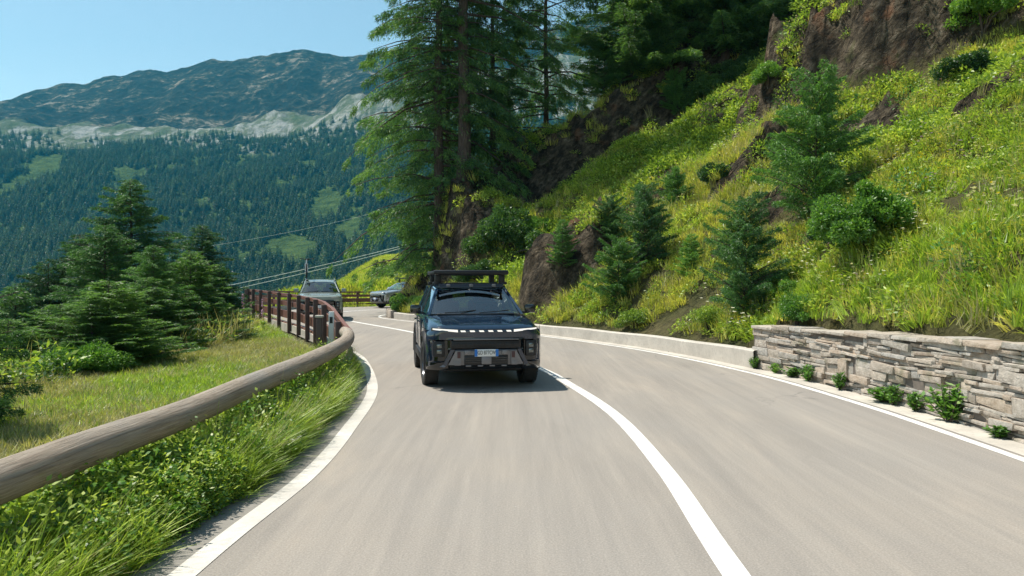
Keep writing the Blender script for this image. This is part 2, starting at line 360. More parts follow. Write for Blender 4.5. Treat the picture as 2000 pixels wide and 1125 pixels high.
def m_concrete(name='pale_concrete', base=(.50, .47, .43), joint=False):
    m, nt, out = mat(name); g = nt.nodes.new('ShaderNodeNewGeometry'); P = g.outputs['Position']
    a = noise(nt, 1.3, 6, P, .65); b = noise(nt, 16, 5, P, .7)
    c = mixc(nt, ramp(nt, a, [(.35, (0, 0, 0)), (.7, (1, 1, 1))]), tuple(x*.72 for x in base), base)
    c = mixc(nt, ramp(nt, b, [(.5, (0, 0, 0)), (.72, (.6, .6, .6))]), c, tuple(x*.55 for x in base))
    bsdf(nt, out, c, .9, bump=b, bstr=.5, bdist=.012, spec=.25); return m
M['gutter'] = m_concrete('shade_toned_gutter_concrete', (.30, .28, .25)); M['concrete'] = m_concrete('pale_concrete', (.62, .57, .50)); M['kerb'] = m_concrete('kerb_concrete', (.70, .66, .60))  # left gutter concrete coloured darker, with the roadside plants' shade painted in
def m_log():
    m, nt, out = mat('weathered_wood'); v = coords(nt, 'UV', (1, 14, 1)); n = noise(nt, 2.0, 8, v, .7, .3); g = nt.nodes.new('ShaderNodeNewGeometry'); k = noise(nt, 1.2, 3, g.outputs['Position'])
    c = ramp(nt, n, [(.28, (.13, .105, .08)), (.48, (.34, .28, .22)), (.7, (.50, .43, .35))])
    c = mixc(nt, ramp(nt, k, [(.45, (0, 0, 0)), (.7, (.6, .6, .6))]), c, (.30, .29, .27))
    bsdf(nt, out, c, .88, bump=n, bstr=.7, bdist=.03, spec=.25); return m
M['log'] = m_log()
M['brown'] = simple('brown_weathered_rail', (.19, .085, .065), .55, .1, .35, 9)
M['brownpost'] = simple('brown_post', (.085, .052, .045), .6, .1, .3, 9)
M['dirt'] = simple('dirt', (.20, .155, .115), .95, 0, .4, 3)
M['steel'] = simple('galvanised_steel', (.45, .45, .44), .4, .8, .15, 8)
def m_stone():
    m, nt, out = mat('wall_stones'); g = nt.nodes.new('ShaderNodeNewGeometry'); P = g.outputs['Position']
    n = noise(nt, 9, 7, P, .7); k = noise(nt, 45, 3, P, .7)
    c = ramp(nt, g.outputs['Random Per Island'], [(0, (.26, .21, .17)), (.2, (.50, .41, .32)), (.38, (.36, .35, .33)), (.55, (.58, .50, .42)), (.72, (.52, .38, .26)), (.86, (.38, .27, .19)), (1, (.62, .57, .50))])
    c = mixc(nt, .5, c, ramp(nt, n, [(.3, (.16, .14, .12)), (.5, (.42, .38, .33)), (.75, (.64, .60, .55))]))
    c = mixc(nt, ramp(nt, noise(nt, 2.3, 4, P), [(.58, (0, 0, 0)), (.68, (.5, .5, .5))]), c, (.14, .15, .08))
    h = math_(nt, 'ADD', n, math_(nt, 'MULTIPLY', k, .25))
    bsdf(nt, out, c, .92, bump=h, bstr=.9, bdist=.05, spec=.2); return m
M['stone'] = m_stone(); M['mortar'] = simple('wall_mortar', (.15, .125, .105), .95, 0, .5, 12)
def m_car(name, col, rough=.12, metal=.0):
    m, nt, out = mat(name); v = coords(nt); d = noise(nt, 3.5, 6, v, .65); s = nt.nodes.new('ShaderNodeSeparateXYZ'); nt.links.new(v, s.inputs[0])
    low = math_(nt, 'MULTIPLY', math_(nt, 'SUBTRACT', .75, s.outputs[2]), .35)
    dust = ramp(nt, math_(nt, 'ADD', d, low), [(.5, (.005, .005, .005)), (.85, (.16, .16, .16))])
    c = mixc(nt, dust, col, (.30, .26, .22)); rr = math_(nt, 'ADD', math_(nt, 'MULTIPLY', dust, .8), rough)
    p = bsdf(nt, out, c, rr, metal, coat=.8); p.inputs['Coat Roughness'].default_value = .08; return m
M['paint_dark'] = m_car('dark_blue_black_paint', (.006, .020, .045)); M['paint_green'] = m_car('grey_green_paint', (.24, .28, .245), .2); M['paint_silver'] = m_car('silver_paint', (.42, .45, .47), .25, .6)
M['plastic'] = simple('black_plastic', (.009, .009, .011), .5, 0, .2, 20); M['gloss'] = simple('gloss_black', (.008, .009, .011), .12, 0, .1, 20, coat=.5)
M['skid'] = simple('grey_skid_plate', (.20, .19, .195), .42, .35, .1, 14); M['tyre'] = simple('tyre_rubber', (.028, .027, .026), .85, 0, .35, 10)
M['rim'] = simple('dark_alloy', (.12, .12, .13), .3, .8, .1, 14); M['chrome'] = simple('silver_trim', (.6, .6, .62), .22, .9, .05, 8)
M['seat'] = simple('seat_cloth', (.05, .05, .055), .85, 0, .2, 20); M['seatlight'] = simple('pale_lining', (.35, .36, .36), .8, 0, .1, 10)
M['plate_w'] = simple('plate_white', (.7, .71, .70), .4, 0, .03, 5); M['plate_b'] = simple('plate_blue', (.01, .16, .55), .4, 0, .05, 5); M['plate_k'] = simple('plate_letters', (.02, .02, .02), .5)
M['red'] = simple('tow_hook_frame', (.07, .025, .025), .5); M['amber'] = simple('amber_lens', (.55, .16, .02), .2, coat=.5); M['tail'] = simple('red_lens', (.35, .01, .01), .2, coat=.5)
M['white_plastic'] = simple('white_plastic', (.75, .75, .73), .5, 0, .08, 12); M['lens'] = simple('fog_lens', (.14, .15, .145), .12, .6, .2, 40, coat=.8)
def m_emit(name, col, s):
    m, nt, out = mat(name); e = nt.nodes.new('ShaderNodeEmission'); e.inputs[0].default_value = (*col, 1); e.inputs[1].default_value = s; nt.links.new(e.outputs[0], out.inputs[0]); return m
M['drl'] = m_emit('lit_lamp', (1, .97, .88), .78); M['lampoff'] = simple('lamp_glass', (.5, .5, .5), .1, .5, .1, 30, coat=.8)
def m_glass(name, tint, clear=.55):
    m, nt, out = mat(name); t = nt.nodes.new('ShaderNodeBsdfTransparent'); t.inputs[0].default_value = (*tint, 1); g = nt.nodes.new('ShaderNodeBsdfGlossy'); g.inputs['Roughness'].default_value = .03
    fr = nt.nodes.new('ShaderNodeFresnel'); fr.inputs[0].default_value = 1.6; mx = nt.nodes.new('ShaderNodeMixShader')
    f = math_(nt, 'ADD', math_(nt, 'MULTIPLY', fr.outputs[0], 1.0), .15)
    nt.links.new(f, mx.inputs[0]); nt.links.new(t.outputs[0], mx.inputs[1]); nt.links.new(g.outputs[0], mx.inputs[2]); nt.links.new(mx.outputs[0], out.inputs[0]); return m
M['glass'] = m_glass('tinted_glass', (.72, .84, .84)); M['glassdark'] = m_glass('privacy_glass', (.12, .14, .15))
def m_mountain():
    m, nt, out = mat('mountain_ground'); g = nt.nodes.new('ShaderNodeNewGeometry'); P = g.outputs['Position']
    A = nt.nodes.new('ShaderNodeAttribute'); A.attribute_name = 'zone'; z = A.outputs['Fac']
    n1 = noise(nt, .012, 8, P, .68); n2 = noise(nt, .05, 7, P, .7)
    mp = nt.nodes.new('ShaderNodeMapping'); mp.inputs['Scale'].default_value = (1, .35, .35); mp.inputs['Rotation'].default_value = (0, 0, .25); nt.links.new(P, mp.inputs[0])
    n3 = noise(nt, .028, 7, mp.outputs[0], .7, .5)
    meadow = ramp(nt, n2, [(.35, (.04, .08, .02)), (.6, (.10, .16, .035)), (.8, (.19, .23, .07))])
    scree = ramp(nt, n3, [(.36, (.10, .14, .05)), (.48, (.17, .19, .11)), (.57, (.40, .40, .35)), (.70, (.58, .56, .52))])
    rock = ramp(nt, mixc(nt, .5, n1, n2), [(.42, (.005, .010, .007)), (.50, (.018, .026, .015)), (.55, (.08, .08, .045)), (.62, (.36, .31, .24))])
    c = mixc(nt, ramp(nt, math_(nt, 'ADD', z, math_(nt, 'MULTIPLY', math_(nt, 'SUBTRACT', n1, .5), .5)), [(.45, (0, 0, 0)), (.55, (1, 1, 1))]), meadow, scree)
    c = mixc(nt, ramp(nt, math_(nt, 'MULTIPLY', math_(nt, 'ADD', z, math_(nt, 'MULTIPLY', math_(nt, 'SUBTRACT', n1, .5), 1.0)), .5), [(.72, (0, 0, 0)), (.78, (1, 1, 1))]), c, rock)
    h = math_(nt, 'ADD', n1, math_(nt, 'MULTIPLY', n2, .4))
    bsdf(nt, out, c, .95, bump=h, bstr=1.0, bdist=45, spec=.1); return m
M['mountain'] = m_mountain()

# ------------------------------------------------------------------ ground sheets
xs = np.concatenate([np.linspace(-190, -40, 40)[:-1], np.linspace(-40, -16, 50)[:-1], np.arange(-16, 24, .15), np.linspace(24, 60, 50)])
ys = np.concatenate([np.arange(-10, 3, .8), np.arange(3, 48, .15), np.linspace(48, 70, 50)[:-1], np.linspace(70, 190, 60)])
X, Y = np.meshgrid(xs, ys); Z, RK, DR, DL = H(X, Y, True)
nx, ny = len(xs), len(ys); idx = np.arange(nx*ny).reshape(ny, nx)
F = np.stack([idx[:-1, :-1], idx[:-1, 1:], idx[1:, 1:], idx[1:, :-1]], -1).reshape(-1, 4)
me = npmesh('hillside', np.c_[X.ravel(), Y.ravel(), Z.ravel()], F, True)
a = me.attributes.new('rock', 'FLOAT', 'POINT'); a.data.foreach_set('value', RK.ravel().astype(np.float32))
tag(link('terrain', me, M['hill']), kind='structure')

def ribbon(name, PL, w0, w1, z, mat, i0=0, i1=None, kind='structure', h=0):
    PL = PL[i0:i1]; A = offset(PL, w0); B = offset(PL, w1); n = len(PL)
    if h == 0:
        V = np.vstack([np.c_[A, np.full(n, z)], np.c_[B, np.full(n, z)]]); i = np.arange(n-1)
        F = np.stack([i, i+n, i+n+1, i+1], -1)
    else:
        V = np.vstack([np.c_[A, np.full(n, z-.2)], np.c_[A, np.full(n, z+h)], np.c_[B, np.full(n, z+h)], np.c_[B, np.full(n, z-.2)]]); i = np.arange(n-1)
        F = np.vstack([np.stack([i+k*n, i+(k+1)*n, i+(k+1)*n+1, i+k*n+1], -1) for k in range(3)])
    me = npmesh(name, V, F); o = link(name, me, mat)
    if kind: tag(o, kind=kind)
    return o
bm = bmesh.new()
L0 = offset(LP, -.5); R0 = offset(RP, .42)
vs = [bm.verts.new((p[0], p[1], 0)) for p in L0[::2]]+[bm.verts.new((p[0], p[1], 0)) for p in R0[::-2]]
f = bm.faces.new(vs); bmesh.ops.triangulate(bm, faces=[f])
if sum(f.normal.z for f in bm.faces) < 0: bmesh.ops.reverse_faces(bm, faces=bm.faces)
tag(link('road', bm_mesh('road', bm, 0), M['asphalt']), kind='structure')
ribbon('centre_line', CP, -.085, .085, .004, M['line'])
ribbon('edge_line', RP, -.07, .05, .004, M['line'])
ribbon('gutter', RP, .10, .46, .0045, M['concrete'], 0, int(np.argmin(np.abs(RP[:, 1]-33)+20*(RP[:, 0] > 4))))
ribbon('kerb', LP, -.18, -.01, .0045, M['kerb']); ribbon('side_gutter', LP, -.49, -.18, .003, M['gutter'])
iv = int(np.argmin(np.abs(LP[:, 1]-55)+20*(LP[:, 0] < -6)))

# ------------------------------------------------------------------ far mountain
us = np.linspace(-.85, .42, 520)
yy = np.concatenate([np.linspace(150, 450, 16)[:-1], np.linspace(450, 1500, 110)[:-1], np.linspace(1500, 2450, 230), np.linspace(2460, 3000, 12)])
U, YY = np.meshgrid(us, yy); XX = U*YY
px = 1000+1500*us
sk = np.interp(px, [-400, 0, 110, 270, 360, 420, 470, 540, 600, 690, 760, 900, 1040, 1150, 1215, 1300, 1700], [262, 198, 172, 140, 133, 118, 117, 106, 103, 112, 100, 78, 62, 45, 12, -20, -60])
sb = np.interp(px, [-400, 0, 150, 300, 430, 560, 640, 700, 900, 1150, 1300, 1700], [260, 240, 246, 252, 246, 238, 222, 186, 150, 95, 60, 40])
fb = np.interp(px, [-400, 0, 400, 560, 700, 1000, 1200, 1700], [280, 288, 292, 288, 272, 230, 195, 150])
sk = sk+14*fbm(us*38, us*0, 4, 7); tsk, tsb, tfb = [(548-v)/1500 for v in (sk, sb, fb)]
wob = fbm(us*9, us*0, 4, 5)
Ks = np.array([150, 450, 1500, 1850, 2300, 2450, 3000.])
zk = np.stack([np.full_like(us, -125), np.full_like(us, -122), tfb*1500+CAMZ, tsb*1850+CAMZ, tsk*2300+CAMZ, tsk*2300-15, tsk*2300-300], 0)
ZZ = np.empty_like(YY); zone = np.empty_like(YY)
for j in range(len(us)):
    ZZ[:, j] = np.interp(yy, Ks, zk[:, j]); zone[:, j] = np.interp(yy, [450, 1350, 1500, 1780, 1870, 3000], [0, 0, .9, 1.15, 2, 2])
amp = np.interp(YY, [150, 450, 900, 1500, 1850, 2150, 2290, 3000], [2, 10, 40, 30, 40, 34, 10, 10])
gul = np.abs(fbm(XX*.0062+YY*.0010, YY*.0022, 5, 91))*2
ZZ = ZZ+amp*(fbm(XX*.006, YY*.006, 6, 61)*1.6+ (.35-gul)*1.1*(YY > 1500)*smooth(1500, 1800, YY))+np.interp(YY,[1500,1900,2300,2500],[0,10,9,2])*fbm(XX*.045,YY*.045,4,66)
n_u, n_y = len(us), len(yy); idx = np.arange(n_u*n_y).reshape(n_y, n_u)
F = np.stack([idx[:-1, :-1], idx[:-1, 1:], idx[1:, 1:], idx[1:, :-1]], -1).reshape(-1, 4)
me = npmesh('mountain', np.c_[XX.ravel(), YY.ravel(), ZZ.ravel()], F, True)
a = me.attributes.new('zone', 'FLOAT', 'POINT'); a.data.foreach_set('value', zone.ravel().astype(np.float32))
tag(link('mountain', me, M['mountain']), kind='structure')
def far_z(x, y):
    u = x/y; j = np.clip((u-us[0])/(us[1]-us[0]), 0, n_u-1.001); i = np.interp(y, yy, np.arange(n_y)); i = np.clip(i, 0, n_y-1.001)
    j0 = j.astype(int); i0 = i.astype(int); fj = j-j0; fi = i-i0
    return (ZZ[i0, j0]*(1-fj)+ZZ[i0, j0+1]*fj)*(1-fi)+(ZZ[i0+1, j0]*(1-fj)+ZZ[i0+1, j0+1]*fj)*fi

# ------------------------------------------------------------------ scatter (stuff only)
def leaf_tris(P, D, W, l, w):
    """triangles: base P +- W*w/2, tip P+D*l"""
    n = len(P); V = np.empty((n, 3, 3)); V[:, 0] = P-W*(w/2)[:, None]; V[:, 1] = P+W*(w/2)[:, None]; V[:, 2] = P+D*l[:, None]
    return V.reshape(-1, 3), np.arange(3*n).reshape(n, 3)
def leaf_quads(P, D, W, l, w):
    n = len(P); V = np.empty((n, 4, 3)); V[:, 0] = P; V[:, 1] = P+D*(l*.45)[:, None]+W*(w/2)[:, None]; V[:, 2] = P+D*l[:, None]; V[:, 3] = P+D*(l*.45)[:, None]-W*(w/2)[:, None]
    return V.reshape(-1, 3), np.arange(4*n).reshape(n, 4)
def nrm(v): return v/np.maximum(np.linalg.norm(v, axis=1), 1e-6)[:, None]
def tuft_grass(seed, n=30, h=.35, spread=.16, wd=.014, lean=.5, m='grass'):
    r = np.random.default_rng(seed); az = r.uniform(0, 6.28, n); rad = spread*np.sqrt(r.uniform(0, 1, n))
    P = np.c_[rad*np.cos(az), rad*np.sin(az), np.full(n, -.03)]; hh = h*r.uniform(.5, 1.15, n)
    a2 = az+r.normal(0, .7, n); ln = r.uniform(.1, lean, n)
    D1 = nrm(np.c_[np.cos(a2)*ln*.5, np.sin(a2)*ln*.5, np.ones(n)]); D2 = nrm(np.c_[np.cos(a2)*ln*2, np.sin(a2)*ln*2, np.ones(n)*.8]); W = np.c_[-np.sin(a2+.4), np.cos(a2+.4), np.zeros(n)]
    w_ = wd*r.uniform(.7, 1.4, n)[:, None]; mid = P+D1*(hh*.55)[:, None]; tip = mid+D2*(hh*.5)[:, None]
    V = np.stack([P-W*w_/2, P+W*w_/2, mid+W*w_*.4, mid-W*w_*.4, tip, tip], 1).reshape(-1, 3)
    i = np.arange(n)*6; F = np.vstack([np.c_[i, i+1, i+2, i+3], np.c_[i+3, i+2, i+4, i+5]])
    return V, F, m
def tuft_herb(seed, n=46, h=.32, spread=.2, ls=.085, m='herb'):
    r = np.random.default_rng(seed); az = r.uniform(0, 6.28, n); q = r.uniform(0, 1, n)**.6
    P = np.c_[spread*q*np.cos(az), spread*q*np.sin(az), h*r.uniform(.1, 1, n)*(1.1-.5*q)]
    D = nrm(np.c_[np.cos(az), np.sin(az), r.uniform(-.3, .9, n)]+r.normal(0, .35, (n, 3))); W = nrm(np.cross(D, r.normal(0, 1, (n, 3))+np.array([0, 0, 2.])))
    V, F = leaf_quads(P, D, W, ls*r.uniform(.6, 1.4, n), ls*.5*r.uniform(.7, 1.2, n)); return V, F, m
def tuft_flower(seed, n=10, h=.5, m='flower_w', s=.03):
    r = np.random.default_rng(seed); V, F, _ = tuft_grass(seed, n, h, .14, .008, .3); parts = [(V, F, 'grass')]
    c = V.reshape(n, 6, 3)[:, 4]; k = 5; C = np.repeat(c, k, 0); az = np.tile(np.arange(k)*6.28/k, n)
    D = nrm(np.c_[np.cos(az), np.sin(az), np.full(n*k, .25)]); W = np.c_[-np.sin(az), np.cos(az), np.zeros(n*k)]
    V2, F2 = leaf_quads(C, D, W, np.full(n*k, s), np.full(n*k, s*.8)); parts.append((V2, F2, m)); return parts
def build_variant(name, parts):
    if not isinstance(parts, list): parts = [parts]
    V = np.vstack([p[0] for p in parts]); o = 0; Fs = []; mi = []
    for k, p in enumerate(parts): Fs.append(p[1]+o); mi += [k]*len(p[1]); o += len(p[0])
    me = npmesh(name, V, np.vstack(Fs)); me.polygons.foreach_set('material_index', np.array(mi, dtype=np.int32))
    for p in parts: me.materials.append(M[p[2]])
    ob = bpy.data.objects.new(name, me); return ob
def make_group(vcoll):
    g = bpy.data.node_groups.new('scatter', 'GeometryNodeTree')
    g.interface.new_socket('Geometry', in_out='INPUT', socket_type='NodeSocketGeometry'); g.interface.new_socket('Geometry', in_out='OUTPUT', socket_type='NodeSocketGeometry')
    n = g.nodes; l = g.links; i = n.new('NodeGroupInput'); o = n.new('NodeGroupOutput'); ip = n.new('GeometryNodeInstanceOnPoints')
    mp = n.new('GeometryNodeMeshToPoints')
    ci = n.new('GeometryNodeCollectionInfo'); ci.inputs[0].default_value = vcoll; ci.inputs['Separate Children'].default_value = True; ci.inputs['Reset Children'].default_value = True
    def attr(nm, dt):
        a = n.new('GeometryNodeInputNamedAttribute'); a.data_type = dt; a.inputs['Name'].default_value = nm
        return [s for s in a.outputs if s.enabled and s.name == 'Attribute'][0]
    l.new(i.outputs[0], mp.inputs[0]); l.new(mp.outputs[0], ip.inputs['Points']); l.new(ci.outputs[0], ip.inputs['Instance']); ip.inputs['Pick Instance'].default_value = True
    l.new(attr('vi', 'INT'), ip.inputs['Instance Index']); l.new(attr('rot', 'FLOAT_VECTOR'), ip.inputs['Rotation']); l.new(attr('scl', 'FLOAT_VECTOR'), ip.inputs['Scale'])
    l.new(ip.outputs[0], o.inputs[0]); return g
def scatter(name, P, variants, scl, label, cat='grass', vi=None, tilt=.12, seed=1):
    r = np.random.default_rng(seed); n = len(P); me = bpy.data.meshes.new(name); me.vertices.add(n); me.vertices.foreach_set('co', np.asarray(P, dtype=np.float32).ravel())
    if vi is None: vi = r.integers(0, len(variants), n)
    rot = np.c_[r.normal(0, tilt, n), r.normal(0, tilt, n), r.uniform(0, 6.28, n)]
    a = me.attributes.new('vi', 'INT', 'POINT'); a.data.foreach_set('value', vi.astype(np.int32))
    a = me.attributes.new('rot', 'FLOAT_VECTOR', 'POINT'); a.data.foreach_set('vector', rot.astype(np.float32).ravel())
    if scl.ndim == 1: scl = np.c_[scl, scl, scl*r.uniform(.8, 1.25, n)]
    a = me.attributes.new('scl', 'FLOAT_VECTOR', 'POINT'); a.data.foreach_set('vector', scl.astype(np.float32).ravel())
    c = bpy.data.collections.new(name+'_kinds')
    for k, v in enumerate(variants): v.name = 'v%02d_%s' % (k, name); c.objects.link(v)
    o = bpy.data.objects.new(name, me); COL.objects.link(o); mod = o.modifiers.new('scatter', 'NODES'); mod.node_group = make_group(c)
    tag(o, label, cat, kind='stuff'); return o

# ------------------------------------------------------------------ trees
def conifer(seed, Ht, Rad, z0, nb, leaves, ll, lw, droop=.25, up=.15, r0=None, irr=.35, hang=.3, power=.75, lean=(0, 0), cth=.22, gap=0):
    r = np.random.default_rng(seed); r0 = r0 or Ht*.016
    t = (np.arange(nb)+r.uniform(0, 1, nb))/nb; t = t**.9; zb = z0+(Ht-z0)*t
    L = Rad*np.clip(1-t, 0, 1)**power*(1-irr+irr*2*r.uniform(0, 1, nb)*.85)+.04*Rad
    L *= np.interp(t, [0, .08, 1], [.75, 1, 1]); az = np.arange(nb)*2.399+r.normal(0, .5, nb)
    if gap: L *= 1-gap*np.clip(-np.sin(az)*1.6-.5, 0, 1)*(t < .75)
    upb = up+r.normal(0, .12, nb)+.5*np.clip(t-.6, 0, 1); dr = droop*r.uniform(.6, 1.4, nb)
    # needles
    wgt = L**1.35; cnt = np.maximum(6, (leaves*wgt/wgt.sum())).astype(int); B = np.repeat(np.arange(nb), cnt); n = len(B)
    s = r.uniform(0, 1, n)**.65*.95+.05; clump = vn(s*L[B]*2.6, B*7.3, 5); keep = clump > cth; B = B[keep]; s = s[keep]; n = len(B)
    out = np.c_[np.cos(az[B]), np.sin(az[B]), np.zeros(n)]; per = np.c_[-np.sin(az[B]), np.cos(az[B]), np.zeros(n)]
    Lb = L[B]; rz = zb[B]+Lb*(upb[B]*s-dr[B]*s*s); side = r.choice([-1, 1], n); q = r.uniform(0, 1, n)
    tw = .33*Lb*(1.05-s)*r.uniform(.5, 1.1, n)+.08
    P = out*(Lb*s+.35*q*tw)[:, None]+per*(side*q*tw)[:, None]; P[:, 2] += rz-hang*q*tw-hang*.35*r.uniform(0, 1, n)*np.minimum(1, Lb*.4)
    D = nrm(out*.6+per*(side*.7)[:, None]+r.normal(0, .4, (n, 3))+np.array([0, 0, -hang*.8])); W = nrm(np.cross(D, r.normal(0, 1, (n, 3))))
    P[:, 0] += lean[0]*P[:, 2]; P[:, 1] += lean[1]*P[:, 2]
    V, F = leaf_tris(P, D, W, ll*r.uniform(.6, 1.3, n), lw*r.uniform(.7, 1.3, n))
    crown = npmesh('crown', V, F)
    # trunk and limbs
    bm = bmesh.new(); k = 9; tp = [(lean[0]*Ht*i/k+.02*Ht*.1*math.sin(i*1.7+seed), lean[1]*Ht*i/k+.02*Ht*.1*math.cos(i*2.1), -.6+(Ht+.6)*i/k) for i in range(k+1)]
    tube(bm, tp, [r0*(1.25 if i == 0 else 1)*(1-.93*i/k) for i in range(k+1)], 10)
    for b in range(nb):
        pts = [(math.cos(az[b])*L[b]*q_+lean[0]*zb[b], math.sin(az[b])*L[b]*q_+lean[1]*zb[b], zb[b]+L[b]*(upb[b]*q_-dr[b]*q_*q_)) for q_ in (0, .35, .7, .95)]
        rb = max(.006, L[b]*.013); tube(bm, pts, [rb, rb*.7, rb*.4, rb*.15], 4, False)
    return bm_mesh('trunk', bm, 40), crown
def bush(seed, rx, rz, leaves, ls, stems=7, quad=True):
    r = np.random.default_rng(seed); nc = 34; ca = r.uniform(0, 6.28, nc); q_ = r.uniform(0, 1, nc)**.6; cr = rx*.85*q_*(1+.35*np.sin(ca*2+seed)); C = np.c_[cr*np.cos(ca), cr*np.sin(ca), rz*(.12+.8*r.uniform(0, 1, nc)**.8)*(1.08-.6*q_)]
    sz = (.12+.20*r.uniform(0, 1, nc)**1.5)*rx; k = r.choice(nc, leaves, p=sz**1.6/(sz**1.6).sum()); u = nrm(r.normal(0, 1, (leaves, 3))); rad = sz[k]*r.uniform(.3, 1.25, leaves)**.6
    P = C[k]+u*rad[:, None]*np.array([1, 1, .8]); P[:, 2] = np.maximum(P[:, 2], .02)
    D = nrm(u*.7+r.normal(0, .5, (leaves, 3))+np.array([0, 0, -.05])); W = nrm(np.cross(D, r.normal(0, 1, (leaves, 3))+np.array([0, 0, 1.])))
    V, F = leaf_quads(P, D, W, ls*r.uniform(.6, 1.4, leaves), ls*.55*r.uniform(.7, 1.2, leaves)); crown = npmesh('crown', V, F)
    bm = bmesh.new()
    for c in C[:stems+3]:
        tube(bm, [(0, 0, -.2), (c[0]*.35, c[1]*.35, c[2]*.5), tuple(c)], [.03*rx+.01, .02*rx+.006, .006], 5, False)
    return bm_mesh('stem', bm, 40), crown
PROT = {}
def plant(kind, loc, rz, s, label, cat, name, group=None, mats=('bark', 'larch'), tilt=(0, 0)):
    tr, cr = PROT[kind]
    root = empty(name, loc, rz); root.scale = (s, s, s) if isinstance(s, (int, float)) else s; root.rotation_euler = (tilt[0], tilt[1], rz)
    for nm, me_, mm in (('trunk' if 'bush' not in kind else 'stem', tr, mats[0]), ('crown', cr, mats[1])):
        o = bpy.data.objects.new(nm, me_); COL.objects.link(o); o.parent = root
        if len(me_.materials) == 0: me_.materials.append(M[mm])
        o.material_slots[0].link = 'OBJECT'; o.material_slots[0].material = M[mm]
    return tag(root, label, cat, group)
PROT['larchA'] = conifer(11, 24, 4.9, .2, 200, 170000, .19, .035, .42, .10, .34, hang=1.0, power=.30, irr=.45, cth=.33, gap=.7)
PROT['larchB'] = conifer(12, 25, 4.4, 3.5, 150, 95000, .19, .035, .40, .10, .36, hang=.9, power=.34, irr=.5, cth=.34, gap=.75)
PROT['larchC'] = conifer(13, 17, 3.6, 1.5, 130, 80000, .19, .034, .34, .16, .20, hang=.7, power=.5, irr=.5, cth=.33)
PROT['spruceA'] = conifer(21, 10, 2.5, .2, 320, 150000, .12, .026, .22, .38, .16, hang=.55, power=.6, irr=.65, cth=.2)
PROT['spruceB'] = conifer(22, 8, 2.1, .15, 280, 120000, .11, .024, .2, .42, .13, hang=.5, power=.58, irr=.65, cth=.2)
PROT['young'] = conifer(31, 4, 1.25, .05, 150, 50000, .09, .022, .12, .38, .06, hang=.22, power=.62, irr=.5, cth=.18)
PROT['sapling'] = conifer(32, 2.2, .75, .02, 100, 22000, .07, .018, .08, .42, .035, hang=.15, power=.62, irr=.5, cth=.12)
PROT['shag'] = conifer(35, 3, 1.15, .02, 170, 52000, .085, .022, .18, .5, .05, hang=.35, power=.36, irr=.9, cth=.2)
PROT['shagB'] = conifer(36, 2.6, .95, .02, 130, 36000, .085, .022, .1, .6, .05, hang=.3, power=.4, irr=1.0, cth=.25)
PROT['bushA'] = bush(41, 1.1, 1.4, 24000, .07)
PROT['bushB'] = bush(42, .8, .9, 15000, .06)
PROT['bushC'] = bush(43, .6, .7, 9000, .05)
PROT['bushD'] = bush(44, 1.1, 1.35, 34000, .055)

def weed(seed, n=420):
    r = np.random.default_rng(seed); k = r.integers(0, 14, n); a0 = r.uniform(0, 6.28, 14); ln = r.uniform(.1, .75, 14); q = r.uniform(.1, 1, n)
    P = np.c_[np.cos(a0[k])*ln[k]*q*.6, np.sin(a0[k])*ln[k]*q*.6, q*(.9-.5*ln[k])*.8]; az = r.uniform(0, 6.28, n); D = nrm(np.c_[np.cos(az), np.sin(az), r.uniform(-.2, 1, n)]); W = nrm(np.cross(D, r.normal(0, 1, (n, 3))+np.array([0, 0, 2.])))
    V, F = leaf_quads(P, D, W, .16*r.uniform(.5, 1.3, n), .07*r.uniform(.7, 1.2, n)); bm = bmesh.new()
    for j in range(14): tube(bm, [(0, 0, -.05), (np.cos(a0[j])*ln[j]*.3, np.sin(a0[j])*ln[j]*.3, (.9-.5*ln[j])*.42), (np.cos(a0[j])*ln[j]*.6, np.sin(a0[j])*ln[j]*.6, (.9-.5*ln[j])*.8)], [.012, .009, .004], 4, False)
    return bm_mesh('stem', bm, 40), npmesh('crown', V, F)
PROT['bushW'] = weed(61); PROT['bushX'] = weed(62)
def tree_at(kind, px, Y, base_py=None, s=1, dz=0, **k):
    if base_py is not None: p = dep(px, base_py, Y); z = p.z; x = p.x
    else: x = (px-1000)/1500*Y; z = float(H(np.array([x]), np.array([Y]))[0])
    return plant(kind, (x, Y, z+dz), k.pop('rz', random.uniform(0, 6)), s, **k)
random.seed(5)
g1 = 'tall larches on the rocky spur'
T = tree_at
T('larchA', 857, 38.6, s=1.0, label='tall larch nearest the valley, twin-looking dark trunk and long low branches over the road bend', cat='tree', name='larch_tree', group=g1, rz=.01)
T('larchB', 906, 38.2, s=1.0, label='tall larch with the thickest dark trunk, second from the valley side', cat='tree', name='larch_tree', group=g1, rz=-.01)
T('larchC', 875, 41.0, s=1.25, label='larch standing close behind the two thick trunks on the spur', cat='tree', name='larch_tree', group=g1, rz=5)
T('larchC', 962, 42.0, s=1.05, label='thin-stemmed larch between the thick trunks and the lone upright larch', cat='tree', name='larch_tree', group=g1, rz=2)
T('larchC', 1066, 43.5, s=(.95, .95, 1.15), label='upright larch standing alone on the dark bank with sky to its right', cat='tree', name='larch_tree', group=g1, rz=4)
g2 = 'dense conifers on the ridge above the dark bank'
rl = ['leftmost bushy conifer on the ridge, pale green against the far mountain', 'conifer on the ridge second from the left edge of the dense stand', 'conifer in the middle of the dense ridge stand', 'conifer on the ridge right of the middle of the stand', 'fifth conifer from the left on the ridge, beside the rock outcrop', 'conifer at the right end of the ridge stand next to the strip of sky']
